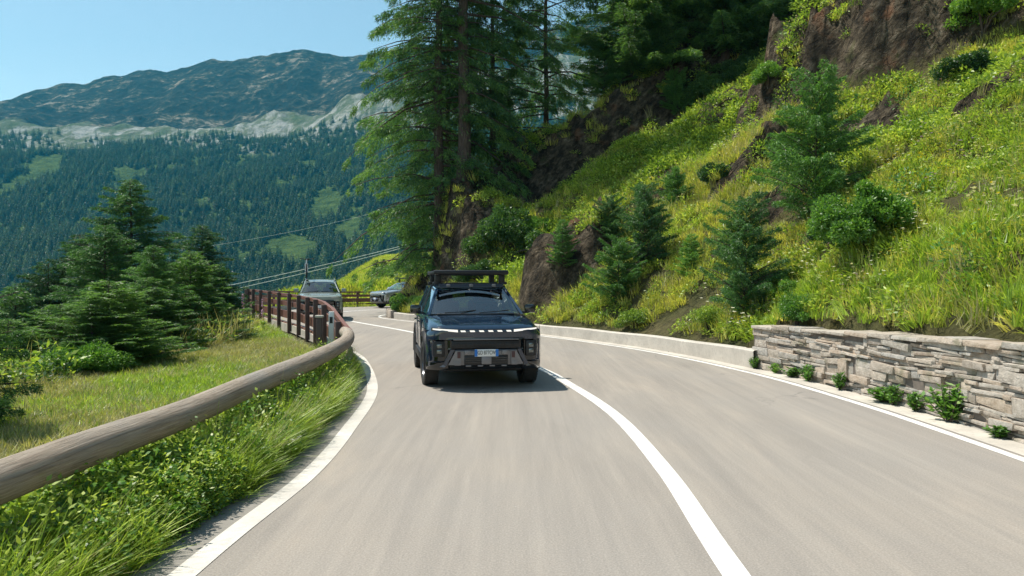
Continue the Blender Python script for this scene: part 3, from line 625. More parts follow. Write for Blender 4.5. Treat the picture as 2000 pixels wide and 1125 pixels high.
for i, (px_, Y_, s_, kd) in enumerate([(1238, 42.5, 1.15, 'spruceB'), (1295, 43.5, 1.35, 'spruceA'), (1350, 41.6, 1.1, 'spruceA'), (1415, 41.2, 1.15, 'spruceA'), (1478, 41.0, 1.0, 'spruceB'), (1535, 42.5, .8, 'spruceA')]):
    T(kd, px_, Y_, s=(s_*1.35, s_*1.35, s_*1.12), label=rl[i], cat='tree', name='conifer_tree', group=g2, mats=('bark', 'ridge'), rz=i*1.3)
for i, (px_, Y_, s_, kd, lb) in enumerate([(1320, 45.5, .85, 'larchC', 'conifer standing behind the second and third ridge trees, its top above the picture'), (1385, 44.5, .9, 'larchC', 'larch-green conifer standing in the back row behind the middle of the ridge stand'), (1445, 44.5, 1.5, 'spruceA', 'back row conifer behind the fourth and fifth ridge trees'), (1505, 44.0, 1.15, 'spruceA', 'back row conifer nearest the strip of sky')]):
    T(kd, px_, Y_, s=(s_*1.4, s_*1.4, s_*1.15), label=lb, cat='tree', name='conifer_tree', group=g2, mats=('bark', 'ridge'), rz=i*1.9)
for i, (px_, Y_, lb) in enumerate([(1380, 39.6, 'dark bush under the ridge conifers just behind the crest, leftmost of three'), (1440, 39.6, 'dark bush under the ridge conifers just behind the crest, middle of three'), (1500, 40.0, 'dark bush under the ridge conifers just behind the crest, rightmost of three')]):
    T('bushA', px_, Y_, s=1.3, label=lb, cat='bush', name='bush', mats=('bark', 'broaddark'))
for i, (px_, Y_, s_, lb) in enumerate([(1180, 42.0, .6, 'low pale conifer at the foot of the ridge stand above the dark bank'), (1130, 43.5, .45, 'small conifer between the lone larch and the ridge stand'), (1260, 41.8, .7, 'short conifer on the rim of the dark bank under the ridge stand')]):
    T('young', px_, Y_, s=(s_*2, s_*2, s_*1.6), label=lb, cat='tree', name='young_conifer', mats=('bark', 'sapling'), rz=i*2)
# left of the road, rooted below the verge
gl = 'conifers growing below the left verge'
for (kd, px_, top, Y_, s_, mm, lb) in [
    ('spruceA', 255, 352, 29, 1.0, 'spruce', 'tallest dark conifer below the left verge with a ragged double top'),
    ('spruceA', 395, 440, 33, .95, 'spruce', 'narrow dark conifer left of where the cables appear'),
    ('spruceB', 362, 505, 25, .85, 'ridge', 'pale young larch in front of the narrow dark conifer'),
    ('spruceA', 155, 458, 31, .95, 'spruce', 'dark conifer just left of the tallest one'),
    ('spruceB', 95, 515, 30, .95, 'spruce', 'rounded dark conifer in the left group, second from the picture edge'),
    ('spruceA', 30, 560, 28, .8, 'spruce', 'lowest dark conifer at the left edge of the group'),
    ('spruceB', 205, 440, 24, .85, 'spruce', 'lighter larch overlapping the left side of the tallest conifer'),
    ('spruceB', 300, 545, 21, .7, 'sapling', 'bushy bright green young conifer in front of the tallest one'),
    ('young', 180, 590, 15.5, 1.15, 'ridge', 'bright green young larch nearest the verge'),
    ('spruceB', 430, 560, 32, .6, 'spruce', 'small conifer at the right end of the group beside the foxglove'),
    ('young', 240, 565, 17.5, 1.2, 'ridge', 'sunlit young larch just behind the nearest one')]:
    p = dep(px_, top, Y_); ht = {'spruceA': 10, 'spruceB': 8, 'young': 4}[kd]; base = float(H(np.array([p.x]), np.array([p.y]))[0]); s = max(.4, (p.z-base)/ht)
    plant(kd, (p.x, p.y, base), random.uniform(0, 6), (s*1.18+.15, s*1.18+.15, s), lb, 'tree', 'conifer_tree' if kd != 'young' else 'young_conifer', gl, ('bark', mm))
p = dep(-130, 520, 9); plant('spruceB', (p.x, p.y, -1.6), 1, (.5, .5, .6), 'near larch at the left picture edge, only its branch tips reaching into view', 'tree', 'conifer_tree', gl, ('bark', 'larch'))
bl = ['first', 'second', 'third', 'fourth', 'fifth', 'sixth', 'seventh', 'eighth', 'ninth', 'tenth']
for i, (px_, Y_, kd, s_, h_, mm) in enumerate([(15, 15.5, 'young', 1.0, .42, 'ridge'), (70, 15.2, 'bushD', .8, .8, 'broaddark'), (118, 16.6, 'young', 1.0, .45, 'ridge'), (165, 15.0, 'bushD', .9, .75, 'broad'), (212, 16.2, 'young', 1.1, .5, 'ridge'), (250, 18.5, 'bushD', .9, .95, 'broad'), (288, 19.5, 'young', 1.0, .55, 'ridge'), (330, 21, 'bushD', 1.0, .9, 'broaddark'), (372, 23.0, 'young', 1.2, .75, 'ridge'), (418, 26, 'bushD', 1.0, .9, 'broaddark')]):
    x = (px_-1000)/1500*Y_; z = float(H(np.array([x]), np.array([Y_]))[0]); nm = 'bush' if kd == 'bushD' else 'young_conifer'
    plant(kd, (x, Y_, z-.1), i*1.3, (s_, s_*1.1, h_), '%s plant from the left on the verge brow, %s %s' % (bl[i], 'bright green' if mm != 'broaddark' and mm != 'spruce' else 'dark green', 'leafy bush' if nm == 'bush' else 'feathery young larch'), 'bush' if nm == 'bush' else 'tree', nm, 'young growth along the brow of the verge', ('bark', mm))
# saplings and bushes on the sunlit slope (px, py of the foot, kind, scale, material, label)
for i, (px_, py_, kd, s_, mm, nm, lb) in enumerate([
    (1590, 425, 'shag', (.92, .92, 1.22), 'sapling', 'young_conifer', 'largest young conifer on the slope, below the big rock outcrop'),
    (1455, 615, 'shag', (.66, .66, .9), 'spruce', 'young_conifer', 'dark leaning young conifer on the lower slope above the end of the low wall'),
    (1260, 515, 'shag', (.6, .6, .82), 'spruce', 'young_conifer', 'dark young conifer in the middle of the slope above the car roof level'),
    (1192, 470, 'shagB', .6, 'spruce', 'young_conifer', 'small dark conifer left of the middle one on the slope'),
    (1100, 520, 'sapling', .75, 'sapling', 'young_conifer', 'small conifer just above the roadside rock'),
    (1205, 590, 'shagB', .75, 'sapling', 'young_conifer', 'small conifer right of the roadside rock'),
    (1310, 415, 'shagB', .62, 'sapling', 'young_conifer', 'small conifer in the upper middle of the slope'),
    (1350, 545, 'sapling', .6, 'sapling', 'young_conifer', 'smallest conifer between the two dark ones on the slope'),
    (1325, 225, 'shagB', .9, 'sapling', 'young_conifer', 'bright little conifer on the crest against the dark bank'),
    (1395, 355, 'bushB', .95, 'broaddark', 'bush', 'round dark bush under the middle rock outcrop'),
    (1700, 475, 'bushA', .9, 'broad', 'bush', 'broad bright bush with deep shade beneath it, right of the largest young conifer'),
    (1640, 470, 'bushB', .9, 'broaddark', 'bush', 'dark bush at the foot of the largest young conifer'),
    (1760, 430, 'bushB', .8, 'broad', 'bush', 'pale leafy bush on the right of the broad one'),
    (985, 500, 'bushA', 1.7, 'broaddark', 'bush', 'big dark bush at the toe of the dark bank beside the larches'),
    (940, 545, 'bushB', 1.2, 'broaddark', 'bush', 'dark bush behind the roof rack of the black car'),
    (1040, 455, 'bushB', 1.1, 'broad', 'bush', 'leafy bush where the sunlit crest meets the dark bank'),
    (1545, 580, 'bushB', .7, 'broad', 'bush', 'low bush between the dark leaning conifer and the stone wall'),
    (1560, 625, 'bushC', .8, 'broad', 'bush', 'small bush right behind the end of the stone wall'),
    (1390, 640, 'bushC', .9, 'herb', 'bush', 'small leafy bush behind the low wall near its right end'),
    (1240, 640, 'bushC', .9, 'herb', 'bush', 'small leafy bush behind the middle of the low wall'),
    (1920, 55, 'bushA', 1.2, 'broad', 'bush', 'bush at the upper right beside the big rock outcrop'),
    (1905, 150, 'bushB', 1.1, 'broaddark', 'bush', 'dark low bush below the upper right bush'),
    (1530, 300, 'bushB', .9, 'broaddark', 'bush', 'dark bush on the left flank of the largest young conifer'),
    (1290, 300, 'bushC', 1.0, 'broaddark', 'bush', 'small dark bush on the crest line of the slope'),
    (1500, 160, 'bushC', 1.3, 'broad', 'bush', 'small bush high on the crest below the ridge conifers'),
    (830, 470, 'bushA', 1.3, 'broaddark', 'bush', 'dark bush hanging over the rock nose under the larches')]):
    p = at(px_, py_); plant(kd, (p.x, p.y, p.z-.08), i*1.7, s_, lb, 'tree' if 'conifer' in nm else 'bush', nm, None, ('bark', mm), (random.uniform(-.1, .1), random.uniform(-.12, .05)))
p = dep(778, 612, 36.2); plant('bushB', (p.x+.2, p.y+.3, .1), 2, (1.1, 1.0, 1.4), 'bright leafy bush at the tip of the rock nose beside the stone kerb', 'bush', 'bush', None, ('bark', 'broad'))
p = dep(820, 600, 35.5); plant('bushC', (p.x, p.y, .2), 4, 1.3, 'leafy bush between the rock nose and the black car', 'bush', 'bush', None, ('bark', 'broad'))
for i, (px_, Y_, s_, lb) in enumerate([(750, 66, .55, 'small conifer on the meadow mound behind the far bend'), (735, 74, .7, 'darker small conifer left of the other one on the meadow mound'), (805, 70, 1.3, 'conifer half hidden behind the rock nose on the meadow')]):
    T('young', px_, Y_, s=s_, label=lb, cat='tree', name='young_conifer', mats=('bark', 'spruce'))

# ------------------------------------------------------------------ ground cover
def sample(x0, x1, y0, y1, n, cond, seed):
    r = np.random.default_rng(seed); x = r.uniform(x0, x1, n); y = r.uniform(y0, y1, n); z, rk, dr, dl = H(x, y, True); k = cond(x, y, rk, dr, dl, r.uniform(0, 1, n)); return np.c_[x, y, z][k]
def slope_c(x, y, rk, dr, dl, u):
    return (dr > .95) & ((rk < .45*u+.15) | ((vn(x*2.1, y*2.1, 77) > .66) & (u < .6))) & (np.abs(x/np.maximum(y, 1)) < .8) & (y < 46) & (u*1.15 < .25+.75*np.clip(1.3-y/45, 0, 1)) & (fbm(x*.8, y*.8, 3, 501)+.4*fbm(x*2.2, y*2.2, 2, 505) > -.13)
gv = [build_variant('g', tuft_grass(i, 46, .24+.05*i, .22, .016, 1.0)) for i in range(3)]+[build_variant('d', tuft_grass(9, 26, .45, .2, .014, .6, 'dry'))]+[build_variant('h', tuft_herb(i+20, 80, .30, .28, .085)) for i in range(3)]+[build_variant('f', tuft_grass(15, 50, .34, .2, .016, .9, 'grassg'))]
P = sample(-6, 30, 1, 46, 90000, slope_c, 3)
pn = fbm(P[:, 0]*.28, P[:, 1]*.28, 3, 71); r = np.random.default_rng(4); n = len(P)
right = smooth(20, 12, P[:, 1])
vi = np.where(r.uniform(0, 1, n) < .55+pn*2.2-.12*right, r.integers(4, 7, n), r.integers(0, 4, n)); vi = np.where(r.uniform(0, 1, n) < right*.55, 7, vi)
scl = r.uniform(.65, 1.25, n)*np.where(pn > .08, 1.2, .95)*(1+.25*(P[:, 1] > 25))
scatter('slope_plants', P, gv, scl, 'yellow-green grass and leafy herbs covering the steep sunlit slope', 'ground cover', vi, .25)
P = sample(-4, 26, 2, 42, 6500, lambda x, y, rk, dr, dl, u: slope_c(x, y, rk, dr, dl, u) & (fbm(x*.35, y*.35, 2, 8) > .0), 13)
PS = sample(-3, 24, 10, 40, 2600, lambda x, y, rk, dr, dl, u: (dr > 1.2) & (rk < .8) & (fbm(x*.45, y*.45, 3, 601) > .05) & (u < .35), 91)
r = np.random.default_rng(92); scatter('slope_scrub', PS, [build_variant('s', tuft_herb(93+i, 200, .6, .42, .07, ('broaddark', 'herb', 'sapling', 'broad')[i])) for i in range(4)], r.uniform(.45, 1.25, len(PS))**1.3, 'low leafy scrub scattered over the sunlit slope', 'ground cover', None, .2)
fv = [build_variant('a', tuft_flower(1, 8, .55, 'flower_w', .04)), build_variant('b', tuft_flower(2, 9, .5, 'flower_y', .028)), build_variant('c', tuft_flower(3, 7, .55, 'flower_p', .03))]
r = np.random.default_rng(6); scatter('wild_flowers', P, fv, r.uniform(.7, 1.2, len(P)), 'scattered white, yellow and mauve wild flowers on the slope', 'flowers', r.choice([0, 0, 0, 1, 1, 2], len(P)), .2)
# verge left of the road
P = sample(-13, -2.2, 1, 33, 62000, lambda x, y, rk, dr, dl, u: (dl > .95) & (x > -12.5+2*u) & (x/np.maximum(y, 1) > -.75), 23)
r = np.random.default_rng(8); pn = fbm(P[:, 0]*.4, P[:, 1]*.25, 3, 5); n = len(P)
vv = [build_variant('d', tuft_grass(31+i, 34, .22, .16, .011, .9, 'dry')) for i in range(2)]+[build_variant('g', tuft_grass(41+i, 34, .2, .16, .012, .9, 'grassg')) for i in range(2)]+[build_variant('y', tuft_grass(45, 30, .22, .16, .012, .9, 'grass'))]
vi = np.where(pn+.12*r.normal(0, 1, n) > .12, r.integers(2, 4, n), r.choice([0, 1, 0, 1, 4], n)); scl = r.uniform(.55, 1.1, n)*np.where(P[:, 0] < -8, 1.35, 1)
scatter('verge_grass', P, vv, scl, 'dry and green mown grass on the verge left of the log guardrail', 'grass', vi, .15)
P = sample(-16, -7.5, 8, 33, 3200, lambda x, y, rk, dr, dl, u: (dl > 2.0) & (x < -8.6+.6*u), 29)
scatter('verge_scrub', P, [build_variant('s', tuft_herb(61+i, 110, .55, .42, .10, 'herb' if i else 'broaddark')) for i in range(3)]+[build_variant('s', tuft_grass(66, 50, .7, .3, .016, .6, 'dry'))], np.random.default_rng(3).uniform(.6, 1.4, len(P)), 'weedy scrub along the brow of the verge', 'ground cover')
# between log rail and kerb
P = sample(-3.6, -1.9, 1.5, 17.5, 21000, lambda x, y, rk, dr, dl, u: (dl > .50) & (dl < 1.2), 33)
r = np.random.default_rng(9); dlp = -sdist(LP, P[:, 0], P[:, 1]); n = len(P)
sv = [build_variant('g', tuft_grass(51+i, 60, .42, .16, .009, .9, 'grassg')) for i in range(3)]+[build_variant('h', tuft_herb(55+i, 190, .42, .17, .036, 'herb' if i else 'broad')) for i in range(3)]+[build_variant('d', tuft_grass(58, 16, .5, .12, .007, .8, 'dry'))]
scl = r.uniform(.6, 1.1, n)*np.interp(dlp, [.5, .6, .8, 1.15], [.7, 1.1, 1.4, 1.2])
hb = fbm(P[:, 0]*.9, P[:, 1]*.9, 3, 88)+.1*r.normal(0, 1, n); vi = np.where(hb > 0, r.choice([3, 4, 5], n), r.choice([0, 1, 2, 2, 6], n)); scatter('roadside_plants', P, sv, scl, 'lush green weeds growing between the log guardrail and the kerb', 'ground cover', vi, .2)
# behind near wall overhang and foot-of-wall weeds
P = sample(-13, -9, 30, 50, 1500, lambda x, y, rk, dr, dl, u: (dl > .35) & (dl < 1.8), 39)
P2 = sample(-14, 4, 50, 60, 1600, lambda x, y, rk, dr, dl, u: (dl > .35) & (dl < 3), 40); P = np.vstack([P, P2])
scatter('bend_grass', P, [build_variant('g', tuft_grass(71, 40, .4, .25, .02, .7, 'grass')), build_variant('h', tuft_herb(72, 50, .3, .25, .09))], np.random.default_rng(3).uniform(.6, 1.3, len(P)), 'grass edging the far bend under the fence', 'grass')
P = sample(-30, 10, 56, 165, 26000, lambda x, y, rk, dr, dl, u: (x > -22-.09*(y-56)), 44)
scatter('meadow_grass', P, [build_variant('g', tuft_grass(75, 40, .6, .7, .05, .9, 'grass')), build_variant('h', tuft_grass(76, 40, .5, .7, .05, .9, 'grassg'))], np.random.default_rng(3).uniform(.6, 1.3, len(P)), 'bright meadow grass on the mounds behind the far bend', 'grass')

# far forest
def far_tree(seed, m, Ht=14, Rd=3.0, n=420):
    r = np.random.default_rng(seed); t = r.uniform(0, 1, n)**1.2; az = r.uniform(0, 6.28, n); rad = Rd*(1-t)**.8*r.uniform(.3, 1, n)*(1+.25*np.sin(az*3+seed))
    P = np.c_[rad*np.cos(az), rad*np.sin(az), .8+(Ht-1)*t]; D = nrm(np.c_[np.cos(az), np.sin(az), np.full(n, -.35)]+r.normal(0, .3, (n, 3))); W = nrm(np.cross(D, r.normal(0, 1, (n, 3))+np.array([0, 0, 2.])))
    V, F = leaf_tris(P, D, W, 1.5*r.uniform(.6, 1.2, n)*(1.2-t), 1.3*r.uniform(.6, 1.2, n)*(1.2-t)); return V, F, m
M['far_dark'] = leafmat('far_spruce', [(.15, (.016, .036, .02)), (.6, (.035, .068, .03)), (.95, (.07, .11, .035))], .12, patch=.012)
M['far_light'] = leafmat('far_larch', [(.15, (.035, .065, .025)), (.6, (.06, .105, .035)), (.95, (.11, .16, .05))], .15, patch=.012)
r = np.random.default_rng(55); n = 36000; yv = np.sqrt(r.uniform(380**2, 1640**2, n)); uv = r.uniform(-.78, .22, n); xv = uv*yv
cl = fbm(xv*.010, yv*.006, 4, 101); cl2 = fbm(xv*.035, yv*.03, 3, 111)
for (u_, Y_, ru, ry) in [(-.267, 1300, .035, 60), (-.40, 1090, .022, 45), (-.293, 880, .028, 50), (-.607, 1310, .018, 70), (-.347, 1080, .02, 40), (-.245, 1080, .018, 50), (-.21, 960, .02, 60), (-.30, 1190, .03, 22), (-.22, 1400, .04, 60), (-.5, 1250, .02, 25), (-.33, 980, .015, 25)]:
    cl = cl+.45*np.exp(-((uv-u_)/ru)**2-((yv-Y_)/ry)**2)
keep = (cl+.4*cl2 < .15+.10*smooth(900, 500, yv)+.16*(r.uniform(0, 1, n)-.5)) & (r.uniform(0, 1, n) < np.interp(yv, [380, 1350, 1480, 1640], [1, 1, .45, .05])); keep &= ~((uv > .0) & (r.uniform(0, 1, n) < .3))
xv, yv = xv[keep], yv[keep]; P = np.c_[xv, yv, far_z(xv, yv)-.5]; n = len(P)
scatter('far_forest', P, [build_variant('t', far_tree(81, 'far_dark', 15, 2.9)), build_variant('t', far_tree(82, 'far_dark', 12, 2.7)), build_variant('t', far_tree(83, 'far_light', 12, 3.2)), build_variant('t', far_tree(84, 'far_dark', 17, 3.3))], r.uniform(.6, 1.25, n), 'dark conifer forest covering the far valley side', 'forest', None, .03)

# ------------------------------------------------------------------ stone wall on the right
def idx_y(PL, y, hi=True): return int(np.argmin(np.abs(PL[:, 1]-y)+100*(np.arange(len(PL)) > iF+20)))
def path_s(PL): return np.r_[0, np.cumsum(np.linalg.norm(np.diff(PL, axis=0), axis=1))]
def stone_wall():
    i1 = idx_y(RP, 15.25); P = offset(RP[:i1+1], .50)[::-1]; S = path_s(P); tot = S[-1]; T = np.gradient(P, axis=0); T /= np.linalg.norm(T, axis=1)[:, None]
    def pos(s): return np.array([np.interp(s, S, P[:, 0]), np.interp(s, S, P[:, 1])]), np.array([np.interp(s, S, T[:, 0]), np.interp(s, S, T[:, 1])])
    rnd = random.Random(3); root = empty('stone_wall', (P[0][0], P[0][1], 0)); tag(root, 'old rubble stone retaining wall beside the road on the right', 'wall')
    hfun = lambda s: .80+.030*min(s, 9)
    bm = bmesh.new()
    def stone(s, z, l, h, out):
        p, t = pos(s+l/2); nrm_ = np.array([t[1], -t[0]])  # direction reversed: this points to the road?
        if nrm_[0] > 0: nrm_ = -nrm_
        dpt = .42; c = p-nrm_*(dpt/2-out); ang = math.atan2(t[1], t[0])
        m = Matrix.Translation((c[0]-P[0][0], c[1]-P[0][1], z+h/2)) @ Matrix.Rotation(ang, 4, 'Z') @ Matrix.Rotation(rnd.uniform(-.05, .05), 4, 'Y')
        r_ = bmesh.ops.create_cube(bm, size=1, matrix=m @ Matrix.Diagonal((l*.985, dpt, h*.96, 1)))
        for v in r_['verts']: v.co += Vector((rnd.uniform(-1, 1)*.012, rnd.uniform(-1, 1)*.02, rnd.uniform(-1, 1)*min(.02, h*.16)))
    # random packed masonry on a grid of cells
    cs, ch = .068, .047; ncol = int(tot/cs); nrow = 25; occ = np.zeros((ncol, nrow), bool)
    for c in range(ncol):
        for r_ in range(nrow):
            if occ[c, r_]: continue
            k = rnd.random()
            if k < .10: wv, hv = rnd.randint(2, 3), rnd.randint(4, 8)
            elif k < .26: wv, hv = rnd.randint(4, 7), rnd.randint(3, 6)
            elif k < .34: wv, hv = rnd.randint(2, 3), rnd.randint(2, 3)
            else: wv, hv = rnd.randint(4, 10), rnd.randint(1, 3)
            wv = min(wv, ncol-c); hv = min(hv, nrow-r_)
            while wv > 1 and occ[c:c+wv, r_].any(): wv -= 1
            while hv > 1 and occ[c:c+wv, r_:r_+hv].any(): hv -= 1
            occ[c:c+wv, r_:r_+hv] = True
            z = r_*ch-.05
            if z+hv*ch > hfun(c*cs)+.03: continue
            if rnd.random() < .035: continue
            stone(c*cs, z, wv*cs, hv*ch, rnd.uniform(-.035, .045))
    bmesh.ops.bevel(bm, geom=bm.edges[:], offset=.011, segments=2, affect='EDGES', profile=.6, clamp_overlap=True)
    o = link('stonework', bm_mesh('stonework', bm, 30), M['stone'], root)
    # cap
    bm = bmesh.new(); s = 0
    while s < tot-.1:
        l = rnd.uniform(.35, .8); p, t = pos(s+l/2); nn = np.array([t[1], -t[0]]); nn = -nn if nn[0] > 0 else nn; hh = rnd.uniform(.05, .085)
        c = p-nn*.20; m = Matrix.Translation((c[0]-P[0][0], c[1]-P[0][1], hfun(s)+hh/2-.012)) @ Matrix.Rotation(math.atan2(t[1], t[0]), 4, 'Z')
        r_ = bmesh.ops.create_cube(bm, size=1, matrix=m @ Matrix.Diagonal((l*.99, .50, hh, 1)))
        for v in r_['verts']: v.co += Vector((rnd.uniform(-.015, .015), rnd.uniform(-.02, .02), rnd.uniform(-.012, .012)))
        s += l
    bmesh.ops.bevel(bm, geom=bm.edges[:], offset=.016, segments=2, affect='EDGES', profile=.6)
    link('coping', bm_mesh('coping', bm, 30), M['stone'], root)
    # mortar core
    n = len(P); A = offset(P, 0); V = []; nn = np.c_[T[:, 1], -T[:, 0]]; nn = np.where(nn[:, :1] > 0, -nn, nn); hs = np.array([hfun(s)-.0 for s in S]); o0 = P[0]
    a = P-nn*.03-o0; b = P-nn*.36-o0; V = np.vstack([np.c_[a, np.full(n, -.1)], np.c_[a, hs], np.c_[b, hs], np.c_[b, np.full(n, -.1)]]); i = np.arange(n-1)
    F = np.vstack([np.stack([i+k*n, i+(k+1)*n, i+(k+1)*n+1, i+k*n+1], -1) for k in range(3)]+[np.array([[0, n, 2*n, 3*n]])]); link('core', npmesh('core', V, F), M['mortar'], root)
stone_wall()
# low concrete wall continuing round the bend
def low_wall():
    i0 = idx_y(RP, 15.2); i1 = idx_y(RP, 34.0)+6; P = offset(RP[i0:i1], 0); n = len(P); S = path_s(P)
    h = np.interp(S, [0, 1, 5, 12, 30], [.37, .36, .33, .29, .26])+.008*np.sin(S*1.7); rows = []
    prof = [(.40, -.1, 0), (.38, .93, 0), (.41, 1, 0), (.60, 1, 0), (.64, .95, 0), (.66, 0, 0)]
    V = []
    for (o, k, _) in prof:
        A = offset(P, o)+np.c_[fbm(S*1.5, S*0, 3, int(o*100)), fbm(S*1.5, S*0+5, 3, int(o*100))]*.015; V.append(np.c_[A-P[0], h*k if k >= 0 else np.full(n, -.1)])
    i = np.arange(n-1); F = np.vstack([np.stack([i+k*n, i+(k+1)*n, i+(k+1)*n+1, i+k*n+1], -1) for k in range(len(prof)-1)])
    V = np.vstack(V); o = link('low_wall', npmesh('low_wall', V, F), M['concrete']); o.location = (P[0][0], P[0][1], 0)
    tag(o, 'low pale concrete wall running along the foot of the slope round the bend', 'wall')
    # stone kerb at the nose
    i2 = min(len(RP)-1, i1+14); bm = bmesh.new(); rnd = random.Random(8); Q = offset(RP[i1:i1+26], .45); o0 = Q[0]; k = 0
    while k < len(Q)-3:
        a, b = Q[k], Q[k+3]; c = (a+b)/2-o0; l = float(np.linalg.norm(b-a)); box(bm, (c[0], c[1], .15), (l*.97, .3, .42+rnd.uniform(-.03, .04)), Matrix.Rotation(math.atan2(b[1]-a[1], b[0]-a[0]), 4, 'Z'), .03); k += 3
    o = link('stone_kerb', bm_mesh('stone_kerb', bm), M['stone']); o.location = (o0[0], o0[1], 0); tag(o, 'short row of upright grey kerb stones at the tip of the rock nose', 'kerb')
low_wall()
# weeds at the foot of the stone wall: individual plants
for i, (y_, s_, kd) in enumerate([(15.0, .32, 'bushC'), (13.9, .34, 'bushC'), (13.2, .45, 'bushC'), (12.3, .36, 'bushC'), (11.1, .42, 'bushC'), (10.3, .38, 'bushC'), (9.5, .62, 'bushC'), (8.4, .26, 'bushC'), (14.4,.3,'bushC'), (10.7,.36,'bushC')]):
    k = idx_y(RP, y_); p = offset(RP, .40)[k]
    lbs = ['small weed at the far corner of the stone wall', 'third weed from the far corner at the foot of the stone wall', 'bushy green weed under the far third of the stone wall', 'thin weed at the foot of the wall between two bushier ones', 'weed clump with yellow tips at the wall foot', 'low weed just beyond the tallest weed at the wall foot', 'tallest green weed at the foot of the stone wall', 'lone small weed nearest the camera at the wall foot', 'second weed from the far corner of the stone wall', 'weed between the yellow-tipped clump and the low weed at the wall foot']
    plant('bushW' if i % 2 else 'bushX', (p[0], p[1], 0), i*1.1, (s_*(.85, 1.5, 1.1)[i % 3], s_*(1.3, 1.7, .9)[i % 3], s_*(1.15, .8, 1.0)[i % 3]), lbs[i], 'weed', 'weed', 'weeds at the foot of the stone wall', ('bark', 'broad'))

# ------------------------------------------------------------------ log guardrail (left, near)
def guard_log():
    top = [(-2.78, -3.5), (-2.78, 0), (-2.77, 4.14), (-2.76, 5.08), (-2.70, 6.41), (-2.73, 8.43), (-2.73, 10.3), (-2.88, 12.8), (-3.05, 14.2), (-3.35, 15.7), (-3.6, 16.5)]
    P = catmull(top, .15); S = path_s(P); root = empty('log_guardrail', (-2.75, 5, 0)); tag(root, 'weathered grey-brown log guardrail sweeping along the left kerb', 'guardrail')
    def log(name, zc, rad, seed, off=0, s0=0, s1=1e9):
        Q = offset(P, off); m = (S >= s0) & (S <= s1); Q = Q[m]; s_ = S[m]; n = len(Q); seg = 18; th = np.arange(seg)*2*np.pi/seg
        T = np.gradient(Q, axis=0); T /= np.linalg.norm(T, axis=1)[:, None]; Nn = np.c_[T[:, 1], -T[:, 0]]
        rr = rad*(1+.10*fbm(s_*.5, s_*0, 3, seed))[:, None]*(1+.05*fbm(np.cos(th)[None, :]*1.5+s_[:, None]*.8, np.sin(th)[None, :]*1.5, 3, seed+3)*2)
        joint = np.minimum(np.abs((s_ % 4.0)-2.0), 1)[:, None]; rr = rr*(1-.12*np.clip(1-joint*18, 0, 1))
        zc_ = zc+.03*fbm(s_*.3, s_*0, 2, seed+9)*2
        V = np.empty((n, seg, 3)); V[:, :, 0] = Q[:, :1]+Nn[:, :1]*rr*np.cos(th)-root.location.x; V[:, :, 1] = Q[:, 1:]+Nn[:, 1:]*rr*np.cos(th)-root.location.y; V[:, :, 2] = zc_[:, None]+rr*np.sin(th)
        i = np.arange(n-1)[:, None]*seg; k = np.arange(seg)[None, :]; F = np.stack([i+k, i+(k+1) % seg, i+seg+(k+1) % seg, i+seg+k], -1).reshape(-1, 4)
        me = npmesh(name, V.reshape(-1, 3), F, True); uv = me.uv_layers.new(name='UV'); vi_ = F.ravel(); su = s_[vi_//seg]; tv = (vi_ % seg)/seg; q = tv.reshape(-1, 4); q[:, 1:3] = np.where(q[:, 1:3] < q[:, :1]-.5, q[:, 1:3]+1, q[:, 1:3])
        uv.data.foreach_set('uv', np.c_[su, q.ravel()*2].astype(np.float32).ravel())
        bm = bmesh.new(); bm.from_mesh(me); bm.verts.ensure_lookup_table(); bm.faces.new([bm.verts[j] for j in range(seg)]); bm.faces.new([bm.verts[(n-1)*seg+j] for j in range(seg)][::-1]); bm.to_mesh(me); bm.free()
        o = link(name, me, M['log'], root)
    log('top_log', .65, .12, 5); log('lower_log', .33, .075, 15, .02)
    for s in np.arange(.5, S[-1]-.3, 2.0):
        p = [np.interp(s, S, P[:, 0]), np.interp(s, S, P[:, 1])]; q = [np.interp(s+.1, S, P[:, 0]), np.interp(s+.1, S, P[:, 1])]
        bm = bmesh.new(); tube(bm, [(0, 0, -.3), (0, 0, .3), (0, 0, .60)], [.075, .073, .07], 12); o = link('post', bm_mesh('post', bm), M['log'], root); me = o.data
        uv = me.uv_layers.new(name='UV'); 
        for lp in me.loops:
            v = me.vertices[lp.vertex_index].co; uv.data[lp.index].uv = (v.z, math.atan2(v.y, v.x)/3.14)
        dx, dy = q[0]-p[0], q[1]-p[1]; L_ = math.hypot(dx, dy); o.location = (p[0]-dy/L_*.14-root.location.x, p[1]+dx/L_*.14-root.location.y, 0)
guard_log()

